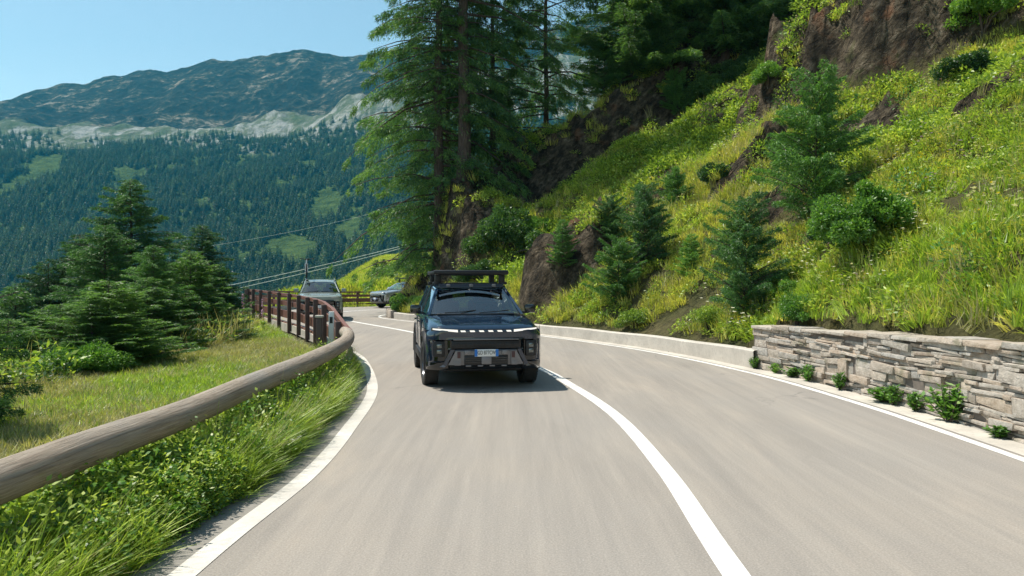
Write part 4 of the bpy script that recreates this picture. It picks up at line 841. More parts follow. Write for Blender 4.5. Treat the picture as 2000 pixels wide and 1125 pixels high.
# ------------------------------------------------------------------ brown fence round the outer bend
def fence():
    pts = [(-3.55, 16.6), (-3.8, 17.1), (-4.35, 18.4), (-4.96, 20), (-5.65, 21.9), (-6.4, 23.7), (-7.2, 25.6), (-8.1, 27.4), (-9.0, 29.2), (-9.95, 31), (-10.85, 32.8), (-11.75, 34.6), (-12.7, 37), (-13.6, 39.5), (-14.0, 42), (-13.9, 45), (-13.3, 48), (-11.7, 50.8), (-9.3, 52.7), (-6.5, 54.4), (-3.5, 55.7), (0, 56.8), (4, 58.2), (8, 59.6)]
    P = catmull(pts, .3); S = path_s(P); root = empty('guard_fence', (-8, 30, 0)); tag(root, 'dark brown post and rail safety fence curving round the outer edge of the bend', 'fence'); ox, oy = -8, 30
    topz = lambda y, x: float(np.interp(y, [16.6, 17.2, 18.4, 20, 34.6, 42, 50, 60], [.66, .82, 1.08, 1.2, 1.36, 1.22, 1.02, .92]))
    def rail(name, dz, hh, th, off, s0=0):
        Q = offset(P, off); m = S >= s0; Q = Q[m]; n = len(Q); V = []
        T = np.gradient(Q, axis=0); T /= np.linalg.norm(T, axis=1)[:, None]; Nn = np.c_[T[:, 1], -T[:, 0]]
        z = np.array([topz(q[1], q[0]) for q in Q]); frac = z*dz
        for a_, b_ in ((-th/2, hh/2), (th/2, hh/2), (th/2, -hh/2), (-th/2, -hh/2)):
            V.append(np.c_[Q+Nn*a_-np.array([ox, oy]), frac+b_])
        i = np.arange(n-1); F = [np.stack([i+k*n, i+((k+1) % 4)*n, i+((k+1) % 4)*n+1, i+k*n+1], -1) for k in range(4)]+[np.array([[0, n, 2*n, 3*n], [4*n-1, 3*n-1, 2*n-1, n-1]])]
        bm = bmesh.new(); me = npmesh(name, np.vstack(V), np.vstack(F)); bm.from_mesh(me); bmesh.ops.recalc_face_normals(bm, faces=bm.faces); bm.to_mesh(me); bm.free(); link(name, me, M['brown'], root)
    rail('top_rail', .97, .09, .09, .05); rail('middle_rail', .73, .16, .07, .06, .5); rail('lower_beam', .43, .26, .07, .06, .5); rail('foot_rail', .18, .08, .07, .06, 3)
    s = .6; bm = bmesh.new(); box(bm, (0, 0, 0), (.125, .12, 1), bev=.01); pm = bm_mesh('post', bm); pm.materials.append(M['brownpost'])
    while s < S[-1]-.2:
        x, y = np.interp(s, S, P[:, 0]), np.interp(s, S, P[:, 1]); x2, y2 = np.interp(s+.2, S, P[:, 0]), np.interp(s+.2, S, P[:, 1]); a_ = math.atan2(y2-y, x2-x)
        zt = topz(y, x)+.03; zb = -.45; nx_, ny_ = -math.sin(a_), math.cos(a_)
        o = bpy.data.objects.new('post', pm); COL.objects.link(o); o.parent = root; o.location = (x-ox+nx_*.07, y-oy+ny_*.07, (zt+zb)/2); o.scale = (1, 1, zt-zb); o.rotation_euler = (0, 0, a_); s += 2.0
    # concrete base wall
    i0 = int(np.argmin(np.abs(P[:, 1]-19.5)+50*(P[:, 0] > 0))); i1 = int(np.argmin(np.abs(P[:, 1]-49))); Q = P[i0:i1]; n = len(Q); V = []
    T = np.gradient(Q, axis=0); T /= np.linalg.norm(T, axis=1)[:, None]; Nn = np.c_[T[:, 1], -T[:, 0]]; hh = np.interp(path_s(Q), [0, 3, 18, 40], [.12, .2, .27, .2])
    for a_, k in ((-.02, -1), (-.02, 1), (.30, 1), (.30, -1)): V.append(np.c_[Q+Nn*a_-Q[0], hh if k > 0 else np.full(n, -1.1)])
    i = np.arange(n-1); F = np.vstack([np.stack([i+k*n, i+(k+1)*n, i+(k+1)*n+1, i+k*n+1], -1) for k in range(3)]+[np.array([[0, 3*n, 2*n, n]])]); o = link('base_wall', npmesh('base_wall', np.vstack(V), F), M['concrete']); o.location = (Q[0][0], Q[0][1], 0)
    tag(o, 'pale concrete footing wall under the brown fence', 'wall')
fence()
# delineator post
root = empty('marker_post', (-4.08, 17.35, 0)); tag(root, 'white roadside marker post at the near end of the brown fence', 'post')
bm = bmesh.new(); box(bm, (0, 0, .5), (.12, .06, 1.1), bev=.012); link('post_body', bm_mesh('post_body', bm), M['white_plastic'], root)
bm = bmesh.new(); box(bm, (0, -.033, .86), (.07, .008, .14), bev=.002); link('reflector', bm_mesh('reflector', bm), M['plastic'], root)
root = empty('end_post', (-4.3, 17.15, 0)); tag(root, 'stout grey wooden end post with a pale cap beside the white marker', 'post')
bm = bmesh.new(); box(bm, (0, 0, .38), (.13, .13, 1.1), bev=.012); link('shaft', bm_mesh('shaft', bm), M['brownpost'], root)
bm = bmesh.new(); box(bm, (0, 0, .95), (.17, .17, .05), bev=.012); link('cap', bm_mesh('cap', bm), M['concrete'], root)
# overhead cables
def cable(a, b, sag, rad, label):
    bm = bmesh.new(); A, B = Vector(a), Vector(b); tube(bm, [A.lerp(B, t/24)-Vector((0, 0, sag*4*(t/24)*(1-t/24)))-A for t in range(25)], rad, 6); o = link('cable', bm_mesh('cable', bm), M['cablemat']); o.location = A; tag(o, label, 'cable', 'cables crossing the valley')
M['cablemat'] = simple('cable_metal', (.85, .86, .80), .6, .0, .1, 3)
cable(dep(300, 586, 70), dep(860, 460, 95), .35, .032, 'upper of the two bright cables rising over the brown fence')
cable(dep(300, 598, 70), dep(860, 463, 95), .35, .032, 'lower of the two bright cables rising over the brown fence')
cable(dep(330, 492, 110), dep(760, 408, 140), .6, .02, 'faint thin cable higher up, behind the narrow dark conifer')
# foxgloves at the fence corner
def foxglove(px_, Y_, hgt, label):
    x = (px_-1000)/1500*Y_; root = empty('foxglove', (x, Y_, float(H(np.array([x]), np.array([Y_]))[0])-.05)); tag(root, label, 'flower', 'foxgloves by the fence')
    bm = bmesh.new(); tube(bm, [(0, 0, 0), (.02, 0, hgt*.5), (0, 0, hgt)], [.012, .01, .004], 6); link('stem', bm_mesh('stem', bm), M['herb'], root)
    rr = np.random.default_rng(int(px_)); n = 60; t = rr.uniform(.4, 1, n); az = rr.uniform(0, 6.28, n); Pp = np.c_[.02*np.cos(az), .02*np.sin(az), t*hgt]; D = nrm(np.c_[np.cos(az), np.sin(az), np.full(n, -.6)]); W = np.c_[-np.sin(az), np.cos(az), np.zeros(n)]
    V, F = leaf_quads(Pp, D, W, np.full(n, .07)*(1.3-t*.7), np.full(n, .05)); link('blossom', npmesh('blossom', V, F), M['flower_p'], root)
    n = 30; az = rr.uniform(0, 6.28, n); Pp = np.c_[np.zeros(n), np.zeros(n), rr.uniform(0, .35, n)*hgt]; D = nrm(np.c_[np.cos(az), np.sin(az), rr.uniform(.1, .8, n)]); W = np.c_[-np.sin(az), np.cos(az), np.zeros(n)]
    V, F = leaf_quads(Pp, D, W, np.full(n, .2), np.full(n, .07)); link('leaves', npmesh('leaves', V, F), M['herb'], root)
foxglove(475, 24.5, 1.5, 'mauve foxglove left of the fence corner, the taller one'); foxglove(513, 26.5, 1.25, 'mauve foxglove in front of the fence rails, the shorter one')

# ------------------------------------------------------------------ cars
def bowf(x): a = abs(x)/.93; return .075*a**2.2+.16*max(0, (a-.80)/.20)**2.2
def text_mesh(s, size, name):
    c = bpy.data.curves.new(name, 'FONT'); c.body = s; c.size = size; c.align_x = 'CENTER'; c.align_y = 'CENTER'; c.extrude = .002
    o = bpy.data.objects.new(name, c); COL.objects.link(o); dg = bpy.context.evaluated_depsgraph_get(); me = bpy.data.meshes.new_from_object(o.evaluated_get(dg)); bpy.data.objects.remove(o); return me
def obj(name, bm, m, par, sharp=35, recalc=True):
    if recalc: bmesh.ops.recalc_face_normals(bm, faces=bm.faces)
    return link(name, bm_mesh(name, bm, sharp), m, par)
def make_car(loc, yaw, paint, label, rack=False, rails=None, plate='GD 877CW', lit=True, front='dash'):
    car = empty('suv_car', loc, yaw); tag(car, label, 'car', None)
    PT = M[paint]
    # ---- body: loft of cross-sections
    bm = bmesh.new(); st = [(.14, .86, .36, .95), (.22, .915, .33, 1.0), (.45, .938, .32, 1.05), (.9, .945, .32, 1.115), (1.32, .945, .32, 1.155), (1.7, .943, .32, 1.16), (3.2, .943, .32, 1.17), (4.2, .94, .33, 1.17), (4.5, .925, .36, 1.14), (4.64, .89, .42, 1.06), (4.69, .80, .5, .97)]
    def sec(y, wd, zb, zt):
        return [(.0, zb), (wd*.80, zb), (wd*.93, zb+.04), (wd*.985, zb+.14), (wd, zb+.32), (wd*.995, (zb+zt)/2+.12), (wd*.985, zt-.13), (wd*.955, zt-.05), (wd*.89, zt-.008), (wd*.5, zt+.012), (0, zt+.016)]
    rings = []
    for (y, wd, zb, zt) in st:
        h = sec(y, wd, zb, zt); full = h+[(-x, z) for x, z in h[-2:0:-1]]; rings.append([bm.verts.new((x, y, z)) for x, z in full])
    n = len(rings[0])
    for a_, b_ in zip(rings, rings[1:]):
        for k in range(n): bm.faces.new((a_[k], a_[(k+1) % n], b_[(k+1) % n], b_[k]))
    bm.faces.new(rings[0]); bm.faces.new(rings[-1][::-1]); bmesh.ops.recalc_face_normals(bm, faces=bm.faces)
    body = link('body', bm_mesh('body', bm, 40), [PT, M['plastic']], car)
    bc = bmesh.new()
    for y in (.92, 3.60):
        for s in (-1, 1):
            r_ = bmesh.ops.create_cone(bc, cap_ends=True, segments=40, radius1=.435, radius2=.435, depth=.34, matrix=Matrix.Translation((s*.86, y, .40)) @ Matrix.Rotation(R(90), 4, 'Y'))
    for f in bc.faces: f.material_index = 1
    cm = bpy.data.meshes.new('cut'); bc.to_mesh(cm); bc.free(); cm.materials.append(PT); cm.materials.append(M['plastic']); co = bpy.data.objects.new('cut', cm); COL.objects.link(co)
    md = body.modifiers.new('b', 'BOOLEAN'); md.object = co; md.operation = 'DIFFERENCE'; md.solver = 'EXACT'
    car_loc = car.location.copy(); car.location = (0, 0, 0); car.rotation_euler = (0, 0, 0); bpy.context.view_layer.update()
    dg = bpy.context.evaluated_depsgraph_get(); nm = bpy.data.meshes.new_from_object(body.evaluated_get(dg)); body.modifiers.clear(); body.data = nm; bpy.data.objects.remove(co)
    # ---- front fascia
    bm = bmesh.new(); xs_ = np.linspace(-.93, .93, 63); zs_ = np.linspace(.33, 1.035, 36); g = []
    def region(x, z):
        ax = abs(x)
        if z < .405 and ax < .60: return 1, .05
        if z < .46: return 2 if ax > .56 else 3, .0
        if .46 <= z < .81 and .60 < ax < .88:                       # lamp pods
            return 4, .055
        if z < .645 and ax < .50-(.645-z)*-.25: return 3, -.012     # skid plate
        if z < .665 and ax < .60: return 4, .03
        if .665 <= z < .80 and ax < .60: return 4, .045
        if .80 <= z < .825 and ax < .62: return 4, -.005
        if z < .81: return 0, 0
        return 0, 0
    for z in zs_:
        row = []
        for x in xs_:
            y = bowf(x)+.10*max(0, (z-.95)/.09)**2+.05*max(0, (.44-z)/.11)**2 + .02*max(0,(.9-z))
            y += region(x, z)[1]; row.append(bm.verts.new((x, y+.05*max(0, (z-.9)/.135)*max(0, (abs(x)-.7)/.23), z-.085*smooth(.8, 1.035, z)*max(0, (abs(x)-.70)/.23)**1.6)))
        g.append(row)
    mi = {0: 0, 1: 1, 2: 1, 3: 2, 4: 1}
    for i in range(len(zs_)-1):
        for j in range(len(xs_)-1):
            f = bm.faces.new((g[i][j], g[i][j+1], g[i+1][j+1], g[i+1][j])); f.material_index = mi[region((xs_[j]+xs_[j+1])/2, (zs_[i]+zs_[i+1])/2)[0]]
    # side returns
    for row_j in (0, len(xs_)-1):
        sx = -1 if row_j == 0 else 1; back = [bm.verts.new((sx*.935, .32, z)) for z in zs_]
        for i in range(len(zs_)-1): bm.faces.new((g[i][row_j], g[i+1][row_j], back[i+1], back[i])).material_index = 1 if zs_[i] < .46 else 0
    o = obj('front_bumper', bm, [PT, M['gloss'], M['skid']], car, 32, False)
    # hood
    bm = bmesh.new(); xs_ = np.linspace(-.86, .86, 35); ys_ = np.linspace(.10, 1.36, 22); g = []
    for y in ys_:
        row = []
        for x in xs_:
            t = (y-.10)/1.26; zc = 1.035+.135*t**.8-.075*abs(x/.86)**4
            ax = abs(x)+.04*t; zc += .022*(1-min(1, max(0, (ax-.40)/.05)))*min(1, t*6)*(1-max(0,(t-.86)/.14))*-.8; zc += .012*math.exp(-((ax-.66)/.05)**2)
            yy_ = y+bowf(x)*(1-t)
            if y == ys_[0]: zc -= .02
            row.append(bm.verts.new((x, yy_, zc)))
        g.append(row)
    for i in range(len(ys_)-1):
        for j in range(len(xs_)-1): bm.faces.new((g[i][j], g[i][j+1], g[i+1][j+1], g[i+1][j]))
    o = obj('hood', bm, PT, car, 40, False)
    # ---- lamps
    def strip(poly, dy, mat_, name, par, th=.02, n=8):
        """poly given as top edge / bottom edge functions over x, follows the bow"""
        bm = bmesh.new(); (x0, zt0, zb0), (x1, zt1, zb1) = poly; a = []
        for k in range(n+1):
            t = k/n; x = x0+(x1-x0)*t; zt = zt0+(zt1-zt0)*t; zb = zb0+(zb1-zb0)*t; y = bowf(x)-dy+.10*max(0, (zt-.95)/.09)**2
            a.append([bm.verts.new((x, y, zt)), bm.verts.new((x, y, zb)), bm.verts.new((x, y+th+.03, zb)), bm.verts.new((x, y+th+.03, zt))])
        for p_, q_ in zip(a, a[1:]):
            for k in range(4): bm.faces.new((p_[k], p_[(k+1) % 4], q_[(k+1) % 4], q_[k]))
        bm.faces.new(a[0]); bm.faces.new(a[-1][::-1]); return obj(name, bm, mat_, par, 30)
    for s in (-1, 1):
        hl = strip(((s*.44, .975, .915), (s*.86, 1.005, .95)), .004, M['gloss'], 'headlight', car)
        strip(((s*.45, .970, .932), (s*.84, .992, .972)), .010, M['drl'] if lit else M['lampoff'], 'light_strip', hl)
    gp = strip(((-.435, .975, .918), (.435, .975, .918)), .0035, M['gloss'], 'grille_slot', car)
    if front == 'dash':
        for k in range(6):
            xc = (k-2.5)*.147; bm = bmesh.new(); y = bowf(xc)-.016
            prism(bm, [(xc-.044, .960), (xc+.030, .960), (xc+.044, .936), (xc-.030, .936)], y, y+.02); obj('light_dash', bm, M['drl'] if lit else M['chrome'], gp)
    else:
        bm = bmesh.new(); box(bm, (0, -.01, .78), (1.15, .03, .17), bev=.02); obj('upper_grille', bm, M['gloss'], car)
    # fog lamp pods
    for s in (-1, 1):
        xc = s*.74; yb = bowf(xc); bm = bmesh.new()
        box(bm, (xc, yb+.035, .665), (.17, .05, .25), bev=.012); fl = obj('fog_lamp', bm, M['plastic'], car)
        for zc in (.715, .625):
            bm = bmesh.new(); box(bm, (xc, yb+.008, zc), (.085, .014, .07), bev=.012); obj('lens', bm, M['lens'], fl)
        bm = bmesh.new(); prism(bm, [(s*.50, .66), (s*.565, .66), (s*.685, .42), (s*.63, .40)], -.022, .06, bow=bowf); obj('skid_flank', bm, PT, car)
        bm = bmesh.new(); prism(bm, [(s*.40, .635), (s*.49, .635), (s*.60, .42), (s*.40, .42)], -.030, .05, bow=bowf); sk_ = obj('skid_bracket', bm, M['skid'], car)
        bm = bmesh.new(); box(bm, (s*.435, bowf(.435)-.034, .575), (.05, .012, .10), bev=.006); obj('tow_slot', bm, M['red'], sk_)
        bm = bmesh.new(); box(bm, (s*.30, bowf(.3)-.018, .61), (.10, .05, .075), bev=.01); obj('plate_bracket', bm, M['skid'], car)
        bm = bmesh.new(); box(bm, (s*.455, bowf(.455)-.034, .465), (.12, .012, .012)); box(bm, (s*.455, bowf(.455)-.034, .435), (.10, .014, .05), bev=.004); obj('bracket_step', bm, M['skid'], sk_)
        bm = bmesh.new(); prism(bm, [(s*.60, .45), (s*.90, .47), (s*.91, .40), (s*.66, .38)], -.018, .06, bow=bowf); obj('lip', bm, M['skid'], car)
    bm = bmesh.new(); box(bm, (0, -.005, .49), (.70, .03, .15), bev=.008); lg = obj('lower_grille', bm, M['plastic'], car)
    bm = bmesh.new()
    for z in (.455, .49, .525): box(bm, (0, -.024, z), (.68, .012, .010))
    obj('grille_bars', bm, M['gloss'], lg)
    bm = bmesh.new(); box(bm, (0, -.038, .485), (.16, .03, .12), bev=.01); obj('radar_panel', bm, M['skid'], car)
    for k in range(4):
        bm = bmesh.new(); box(bm, ((k-1.5)*.19, -.012, .40), (.085, .04, .022), bev=.006); obj('skid_tooth', bm, M['skid'], car)
    bm = bmesh.new(); box(bm, (0, -.004, .815), (1.05, .03, .018), bev=.006); obj('trim_bar', bm, M['skid'], car)
    bm = bmesh.new(); box(bm, (0, .04, .735), (1.1, .02, .11), bev=.006)
    for k in range(9): box(bm, ((k-4)*.12, .026, .735), (.085, .016, .045), bev=.006)
    obj('upper_mesh', bm, M['plastic'], car)
    # plate
    bm = bmesh.new(); box(bm, (0, -.042, .605), (.38, .012, .115), bev=.004); pl = obj('number_plate', bm, M['plate_w'], car)
    for s in (-1, 1):
        bm = bmesh.new(); box(bm, (s*.168, -.0495, .605), (.044, .004, .108)); obj('blue_band', bm, M['plate_b'], pl)
    me_ = text_mesh(plate, .088, 'plate_text'); me_.materials.append(M['plate_k']); o = bpy.data.objects.new('plate_text', me_); COL.objects.link(o); o.parent = pl; o.location = (0, -.050, .607); o.rotation_euler = (R(90), 0, 0); o.scale = (.66, 1.0, 1)
    # ---- cabin
    A0, A1 = (.845, 1.33, 1.16), (.655, 2.02, 1.60); B0, B1 = (.90, 2.52, 1.155), (.70, 2.50, 1.665); C0, C1 = (.90, 3.45, 1.155), (.70, 3.40, 1.665); D0, D1 = (.87, 4.46, 1.14), (.635, 4.22, 1.61)
    S_ = lambda p, s: (p[0]*s, p[1], p[2])
    # roof
    bm = bmesh.new(); prof = [(1.98, 1.59, .655), (2.1, 1.635, .685), (2.5, 1.69, .715), (3.0, 1.71, .72), (3.6, 1.70, .715), (4.1, 1.665, .68), (4.3, 1.625, .64)]; g = []
    for (y, z, wd) in prof:
        row = [bm.verts.new((wd*t, y, z-.055*abs(t)**3+.008)) for t in np.linspace(-1, 1, 13)]; row2 = [bm.verts.new((wd*t*.985, y, z-.055*abs(t)**3-.045)) for t in np.linspace(-1, 1, 13)]; g.append(row+row2[::-1])
    for a_, b_ in zip(g, g[1:]):
        for k in range(26): bm.faces.new((a_[k], a_[(k+1) % 26], b_[(k+1) % 26], b_[k]))
    bm.faces.new(g[0]); bm.faces.new(g[-1][::-1]); rf = obj('roof', bm, PT, car, 40)
    for s in (-1, 1):
        for nm_, a_, b_, w0, w1, mt in (('front_pillar', A0, A1, .050, .045, PT), ('middle_pillar', B0, B1, .055, .045, M['gloss']), ('door_pillar', C0, C1, .075, .06, PT), ('rear_pillar', D0, D1, .13, .09, PT)):
            bm = bmesh.new(); p, q = Vector(S_(a_, s)), Vector(S_(b_, s)); r1 = [p+Vector((0, -w0, 0)), p+Vector((-s*.05, -w0*.7, 0)), p+Vector((-s*.05, w0*.7, 0)), p+Vector((0, w0, 0)), p+Vector((s*.012, 0, 0))]; r2 = [q+Vector((0, -w1, 0)), q+Vector((-s*.05, -w1*.7, 0)), q+Vector((-s*.05, w1*.7, 0)), q+Vector((0, w1, 0)), q+Vector((s*.012, 0, 0))]
            va = [bm.verts.new(v) for v in r1]; vb = [bm.verts.new(v) for v in r2]
            for k in range(5): bm.faces.new((va[k], va[(k+1) % 5], vb[(k+1) % 5], vb[k]))
            bm.faces.new(va); bm.faces.new(vb[::-1]); obj(nm_, bm, mt, car, 30)
        for (a0, a1, b0, b1, mt) in ((A0, A1, B0, B1, 'glass'), (B0, B1, C0, C1, 'glassdark'), (C0, C1, D0, D1, 'glassdark')):
            bm = bmesh.new(); qs = [Vector(S_(p, s))+Vector((-s*.02, 0, 0)) for p in (a0, b0, b1, a1)]; bm.faces.new([bm.verts.new(v) for v in qs]); obj('side_window', bm, M[mt], car, 0)
    def screen(name, P0, P1, sgn, mt):
        bm = bmesh.new(); g = []
        for i in range(9):
            t = i/8; row = []
            for j in range(13):
                u = j/6-1; x = (P0[0]*(1-t)+P1[0]*t)*u; y = P0[1]*(1-t)+P1[1]*t; z = P0[2]*(1-t)+P1[2]*t; bul = (1-u*u)
                row.append(bm.verts.new((x, y-sgn*.09*bul, z+.012*bul+.03*math.sin(t*3.14)*.5)))
            g.append(row)
        for i in range(8):
            for j in range(12): bm.faces.new((g[i][j], g[i][j+1], g[i+1][j+1], g[i+1][j]))
        return obj(name, bm, M[mt], car, 60, False)
    screen('windshield', (.815, 1.34, 1.165), (.635, 2.03, 1.60), 1, 'glass'); screen('rear_window', (.83, 4.5, 1.14), (.61, 4.27, 1.60), -1, 'glassdark')
    # cowl, wipers
    bm = bmesh.new(); box(bm, (0, 1.27, 1.165), (1.35, .12, .025), bev=.008); cw = obj('cowl', bm, M['plastic'], car)
    for x0 in (-.55, .05):
        bm = bmesh.new(); tube(bm, [(x0, 1.22, 1.19), (x0+.30, 1.27, 1.205), (x0+.55, 1.32, 1.23)], .009, 6); obj('wiper', bm, M['plastic'], car)
    # interior
    bm = bmesh.new(); box(bm, (0, 1.75, 1.07), (1.5, .5, .16), bev=.05); obj('dashboard', bm, M['seat'], car)
    bm = bmesh.new(); box(bm, (0, 2.95, .72), (1.62, 3.0, .06)); obj('cabin_floor', bm, M['seat'], car)
    for y in (2.45, 3.35):
        for x in (-.38, .38):
            bm = bmesh.new(); box(bm, (x, y, .80), (.5, .5, .16), bev=.05); box(bm, (x, y+.26, 1.08), (.48, .14, .55), Matrix.Rotation(R(-12), 4, 'X'), .05); st_ = obj('seat', bm, M['seat'], car)
            bm = bmesh.new(); box(bm, (x, y+.33, 1.42), (.24, .09, .16), Matrix.Rotation(R(-8), 4, 'X'), .035); obj('headrest', bm, M['seat'], st_)
    bm = bmesh.new(); tube(bm, [(.38+.18*math.cos(a), 2.02+.05*math.sin(a), 1.12+.18*math.sin(a)) for a in np.linspace(0, 2*math.pi, 21)], .014, 6, False); obj('steering_wheel', bm, M['plastic'], car)
    bm = bmesh.new(); box(bm, (0, 1.93, 1.50), (.24, .03, .07), bev=.012); obj('inner_mirror', bm, M['plastic'], car)
    # mirrors
    for s in (-1, 1):
        bm = bmesh.new(); box(bm, (s*1.03, 1.62, 1.245), (.20, .12, .155), bev=.035); mr = obj('wing_mirror', bm, PT if paint != 'paint_dark' else M['gloss'], car)
        bm = bmesh.new(); box(bm, (s*.945, 1.62, 1.18), (.12, .08, .04), bev=.01); obj('mirror_arm', bm, M['plastic'], mr)
        bm = bmesh.new(); box(bm, (s*1.03, 1.684, 1.245), (.16, .006, .11), bev=.002); obj('mirror_glass', bm, M['lampoff'], mr)
        # doors seams, handles, sills, arches
        for (y0, y1) in ((1.50, 2.50), (2.53, 3.42)):
            bm = bmesh.new(); box(bm, (s*.940, (y0+y1)/2, .82), (.018, y1-y0-.015, .54), bev=.012); dr = obj('door', bm, PT, car)
            bm = bmesh.new(); box(bm, (s*.962, y1-.16, 1.0), (.03, .18, .03), bev=.008); obj('door_handle', bm, PT, dr)
        bm = bmesh.new(); box(bm, (s*.935, 2.26, .42), (.06, 1.75, .15), bev=.02); obj('side_sill', bm, M['plastic'], car)
        for y in (.92, 3.60):
            bm = bmesh.new(); a_ = []
            for k in range(19):
                th = R(-12+204*k/18); ri, ro = .425, .505
                a_.append([bm.verts.new((s*.925, y+ri*math.cos(th), .40+ri*math.sin(th))), bm.verts.new((s*.965, y+ri*math.cos(th), .40+ri*math.sin(th))), bm.verts.new((s*.957, y+ro*math.cos(th), .40+ro*math.sin(th))), bm.verts.new((s*.925, y+ro*math.cos(th), .40+ro*math.sin(th)))])
            for p_, q_ in zip(a_, a_[1:]):
                for k in range(4): bm.faces.new((p_[k], p_[(k+1) % 4], q_[(k+1) % 4], q_[k]))
            bm.faces.new(a_[0]); bm.faces.new(a_[-1][::-1]); obj('wheel_arch', bm, M['plastic'], car, 30)
            # wheel
            wh = empty('wheel', (s*.835, y, .37), 0, car)
            if y < 1: wh.rotation_euler = (0, 0, R(3))
            bm = bmesh.new(); lathe(bm, [(-.10, .24), (-.118, .27), (-.122, .32), (-.112, .352), (-.085, .366), (0, .370), (.085, .366), (.112, .352), (.122, .32), (.118, .27), (.10, .24)], 44)
            for k in range(44):
                th = 2*math.pi*k/44
                for ss in (-1, 1): box(bm, (ss*.088, .366*math.cos(th), .366*math.sin(th)), (.05, .026, .016), Matrix.Rotation(th-math.pi/2, 4, 'X'))
            obj('tyre', bm, M['tyre'], wh, 45)
            bm = bmesh.new(); lathe(bm, [(s*.10, .24), (s*.085, .235), (s*.02, .20), (s*.02, .0)], 32); lathe(bm, [(-s*.10, .24), (-s*.05, .20), (s*.018, .19)], 32)
            for k in range(5):
                th = 2*math.pi*k/5; box(bm, (s*.065, .125*math.cos(th), .125*math.sin(th)), (.03, .22, .055), Matrix.Rotation(th, 4, 'X'), .008)
            lathe(bm, [(s*.09, .001), (s*.09, .035), (s*.06, .04)], 16); obj('rim', bm, M['rim'], wh, 40)
        if rails:
            bm = bmesh.new(); tube(bm, [(s*.62, 2.15, 1.63), (s*.635, 2.3, 1.71), (s*.64, 3.0, 1.735), (s*.635, 3.9, 1.72), (s*.62, 4.1, 1.65)], .022, 8); obj('roof_rail', bm, M[rails], car)
        bm = bmesh.new(); box(bm, (s*.80, 4.64, .92), (.16, .06, .22), bev=.02); obj('tail_light', bm, M['tail'], car)
    bm = bmesh.new(); box(bm, (0, 4.66, .45), (1.5, .10, .18), bev=.03); obj('rear_bumper', bm, M['plastic'], car)
    bm = bmesh.new(); box(bm, (0, 2.3, .31), (1.3, 3.8, .10), bev=.03)
    for y in (.92, 3.6): box(bm, (0, y, .37), (1.5, .09, .09))
    obj('underbody', bm, M['plastic'], car)
    car.location = car_loc; car.rotation_euler = (0, 0, yaw)
    return car
def place(front_axle_xy, yaw_deg):
    y = R(yaw_deg); return (front_axle_xy[0]-(-math.sin(y))*.92, front_axle_xy[1]-math.cos(y)*.92, 0), y
# yaw: positive rotates local -Y (forward) towards +X
def car_pose(ax, yaw_deg):
    y = R(yaw_deg); f = Vector((math.sin(y), -math.cos(y))); p = Vector(ax)+f*.92; return (p.x, p.y, 0), y
l, a = car_pose((-.57, 13.1), 10); car1 = make_car(l, a, 'paint_dark', 'black sport utility car with a lit light bar, in front of all others')
def roof_rack(car_l, yaw, label, wide=.66, y0=1.95, y1=3.75):
    rk = empty('roof_rack', car_l, yaw); rk.location.z = 0; tag(rk, label, 'roof rack')
    bm = bmesh.new(); 
    for s in (-1, 1): box(bm, (s*wide, (y0+y1)/2, 1.90), (.05, y1-y0, .06), bev=.018)
    box(bm, (0, y1, 1.90), (wide*2+.05, .05, .075), bev=.018); box(bm, (0, y0, 1.90), (wide*2+.07, .09, .085), bev=.03); obj('frame', bm, M['plastic'], rk)
    bm = bmesh.new()
    for k in range(11): box(bm, (0, y0+.15+k*(y1-y0-.3)/10, 1.90), (wide*2, .07, .022), bev=.005)
    obj('slats', bm, M['plastic'], rk)
    for s in (-1, 1):
        for y in (y0+.22, y1-.3):
            bm = bmesh.new(); box(bm, (s*.60, y, 1.785), (.11, .12, .17), bev=.02); box(bm, (s*.63, y, 1.70), (.12, .16, .05), bev=.01); obj('foot', bm, M['plastic'], rk)
    for y in (y0+.22, y1-.3):
        bm = bmesh.new(); box(bm, (0, y, 1.866), (1.2, .05, .03), bev=.008); obj('cross_bar', bm, M['plastic'], rk)
    return rk
roof_rack(l, a, 'flat black platform rack on the roof of the black car')
bm = bmesh.new(); box(bm, (0, 1.985, 1.655), (1.20, .05, .10), Matrix.Rotation(R(-25), 4, 'X'), .02); fr = obj('roof_light_bar', bm, M['gloss'], car1)
for x in (-.42, 0, .42):
    bm = bmesh.new(); box(bm, (x, 1.95, 1.66), (.07, .03, .05), bev=.01); obj('mount', bm, M['skid'], fr)
l2, a2 = car_pose((-8.42, 33.7), 14); c2 = make_car(l2, a2, 'paint_green', 'grey-green sport utility car with silver roof rails rounding the bend behind the brown fence', rails='chrome', plate='', lit=False, front='grille')
l3, a3 = car_pose((-8.0, 49.5), -50); c3 = make_car(l3, a3, 'paint_silver', 'silver sport utility car farthest away, half hidden by the rock nose', plate='', lit=False, front='grille', rails='plastic'); roof_rack(l3, a3, 'dark roof rack on the silver car in the far bend')
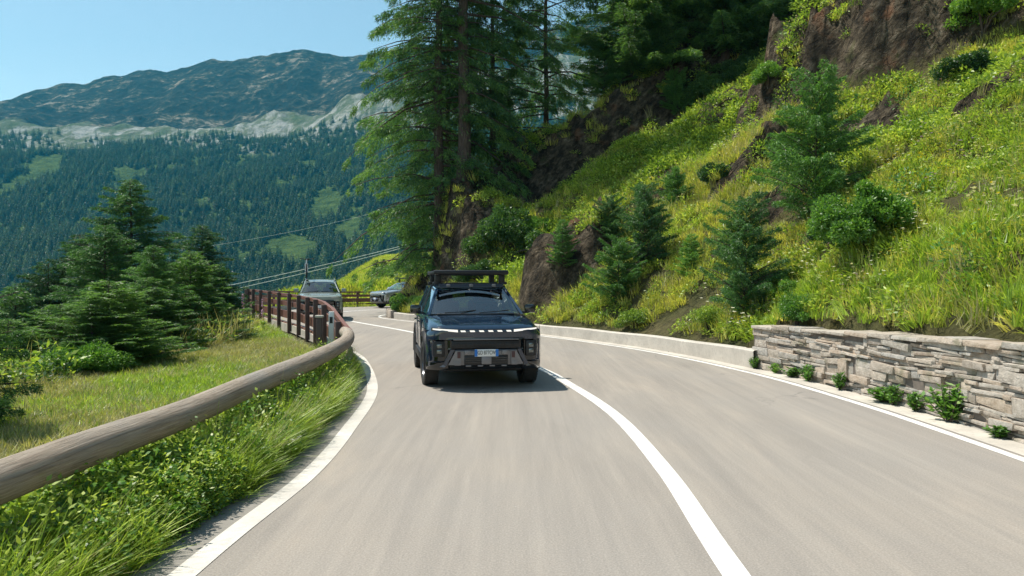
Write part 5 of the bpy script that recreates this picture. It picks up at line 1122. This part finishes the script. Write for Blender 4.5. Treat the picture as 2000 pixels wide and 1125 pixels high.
# bicycle on the roof of the green car
def bicycle(cl, yaw, xoff):
    b = empty('bicycle', cl, yaw); tag(b, 'bicycle standing upright on the roof of the grey-green car', 'bicycle'); m = Matrix.Rotation(yaw, 4, 'Z'); v = m @ Vector((xoff, 2.35, 0)); b.location = (cl[0]+v.x, cl[1]+v.y, 1.82)
    for y in (0, 1.02):
        wh = empty('wheel', (0, y, .34), 0, b); bm = bmesh.new(); tube(bm, [(0, .33*math.cos(t), .33*math.sin(t)) for t in np.linspace(0, 2*math.pi, 33)], .024, 6, False); obj('tyre', bm, M['tyre'], wh)
        bm = bmesh.new()
        for k in range(12): t = k*math.pi/6; tube(bm, [(0, 0, 0), (0, .32*math.cos(t), .32*math.sin(t))], .003, 4)
        tube(bm, [(-.05, 0, 0), (.05, 0, 0)], .02, 8); obj('spokes', bm, M['chrome'], wh)
    bm = bmesh.new()
    for s in (-1, 1): tube(bm, [(s*.05, 0, .34), (s*.05, .10, .72)], .016, 6)
    tube(bm, [(0, .10, .70), (0, .15, .90)], .028, 8); obj('fork', bm, M['white_plastic'], b)
    bm = bmesh.new(); tube(bm, [(0, .13, .82), (0, .62, .78), (0, .52, .30), (0, .14, .74)], .02, 8); tube(bm, [(0, .62, .78), (0, 1.02, .34), (0, .52, .30)], .014, 6); obj('frame', bm, M['gloss'], b)
    bm = bmesh.new(); tube(bm, [(-.30, .16, .94), (-.1, .13, .91), (.1, .13, .91), (.30, .16, .94)], .018, 8); obj('handlebar', bm, M['plastic'], b)
    bm = bmesh.new(); box(bm, (0, .68, .90), (.14, .26, .05), bev=.02); tube(bm, [(0, .66, .88), (0, .62, .76)], .014, 6); obj('saddle', bm, M['plastic'], b)
    bm = bmesh.new(); box(bm, (0, .5, -.01), (.10, 1.4, .03), bev=.008); obj('tray', bm, M['chrome'], b)
c2.scale = (1, 1, 1.06); bicycle(l2, a2, -.60)

# ------------------------------------------------------------------ haze
bm = bmesh.new(); box(bm, (-300, 1480, 410), (5200, 3120, 1080)); hz = link('haze', bm_mesh('haze', bm, 0)); hz.data.materials.clear()
m = bpy.data.materials.new('haze_air'); m.use_nodes = True; nt = m.node_tree; nt.nodes.clear(); out = nt.nodes.new('ShaderNodeOutputMaterial'); v = nt.nodes.new('ShaderNodeVolumePrincipled')
v.inputs['Color'].default_value = (.04, .48, .76, 1); v.inputs['Density'].default_value = HAZE_DENSITY; v.inputs['Anisotropy'].default_value = 0.1
nt.links.new(v.outputs[0], out.inputs['Volume']); hz.data.materials.append(m); tag(hz, 'thin blue mountain haze filling the valley', 'haze', kind='stuff'); hz.display_type = 'WIRE'
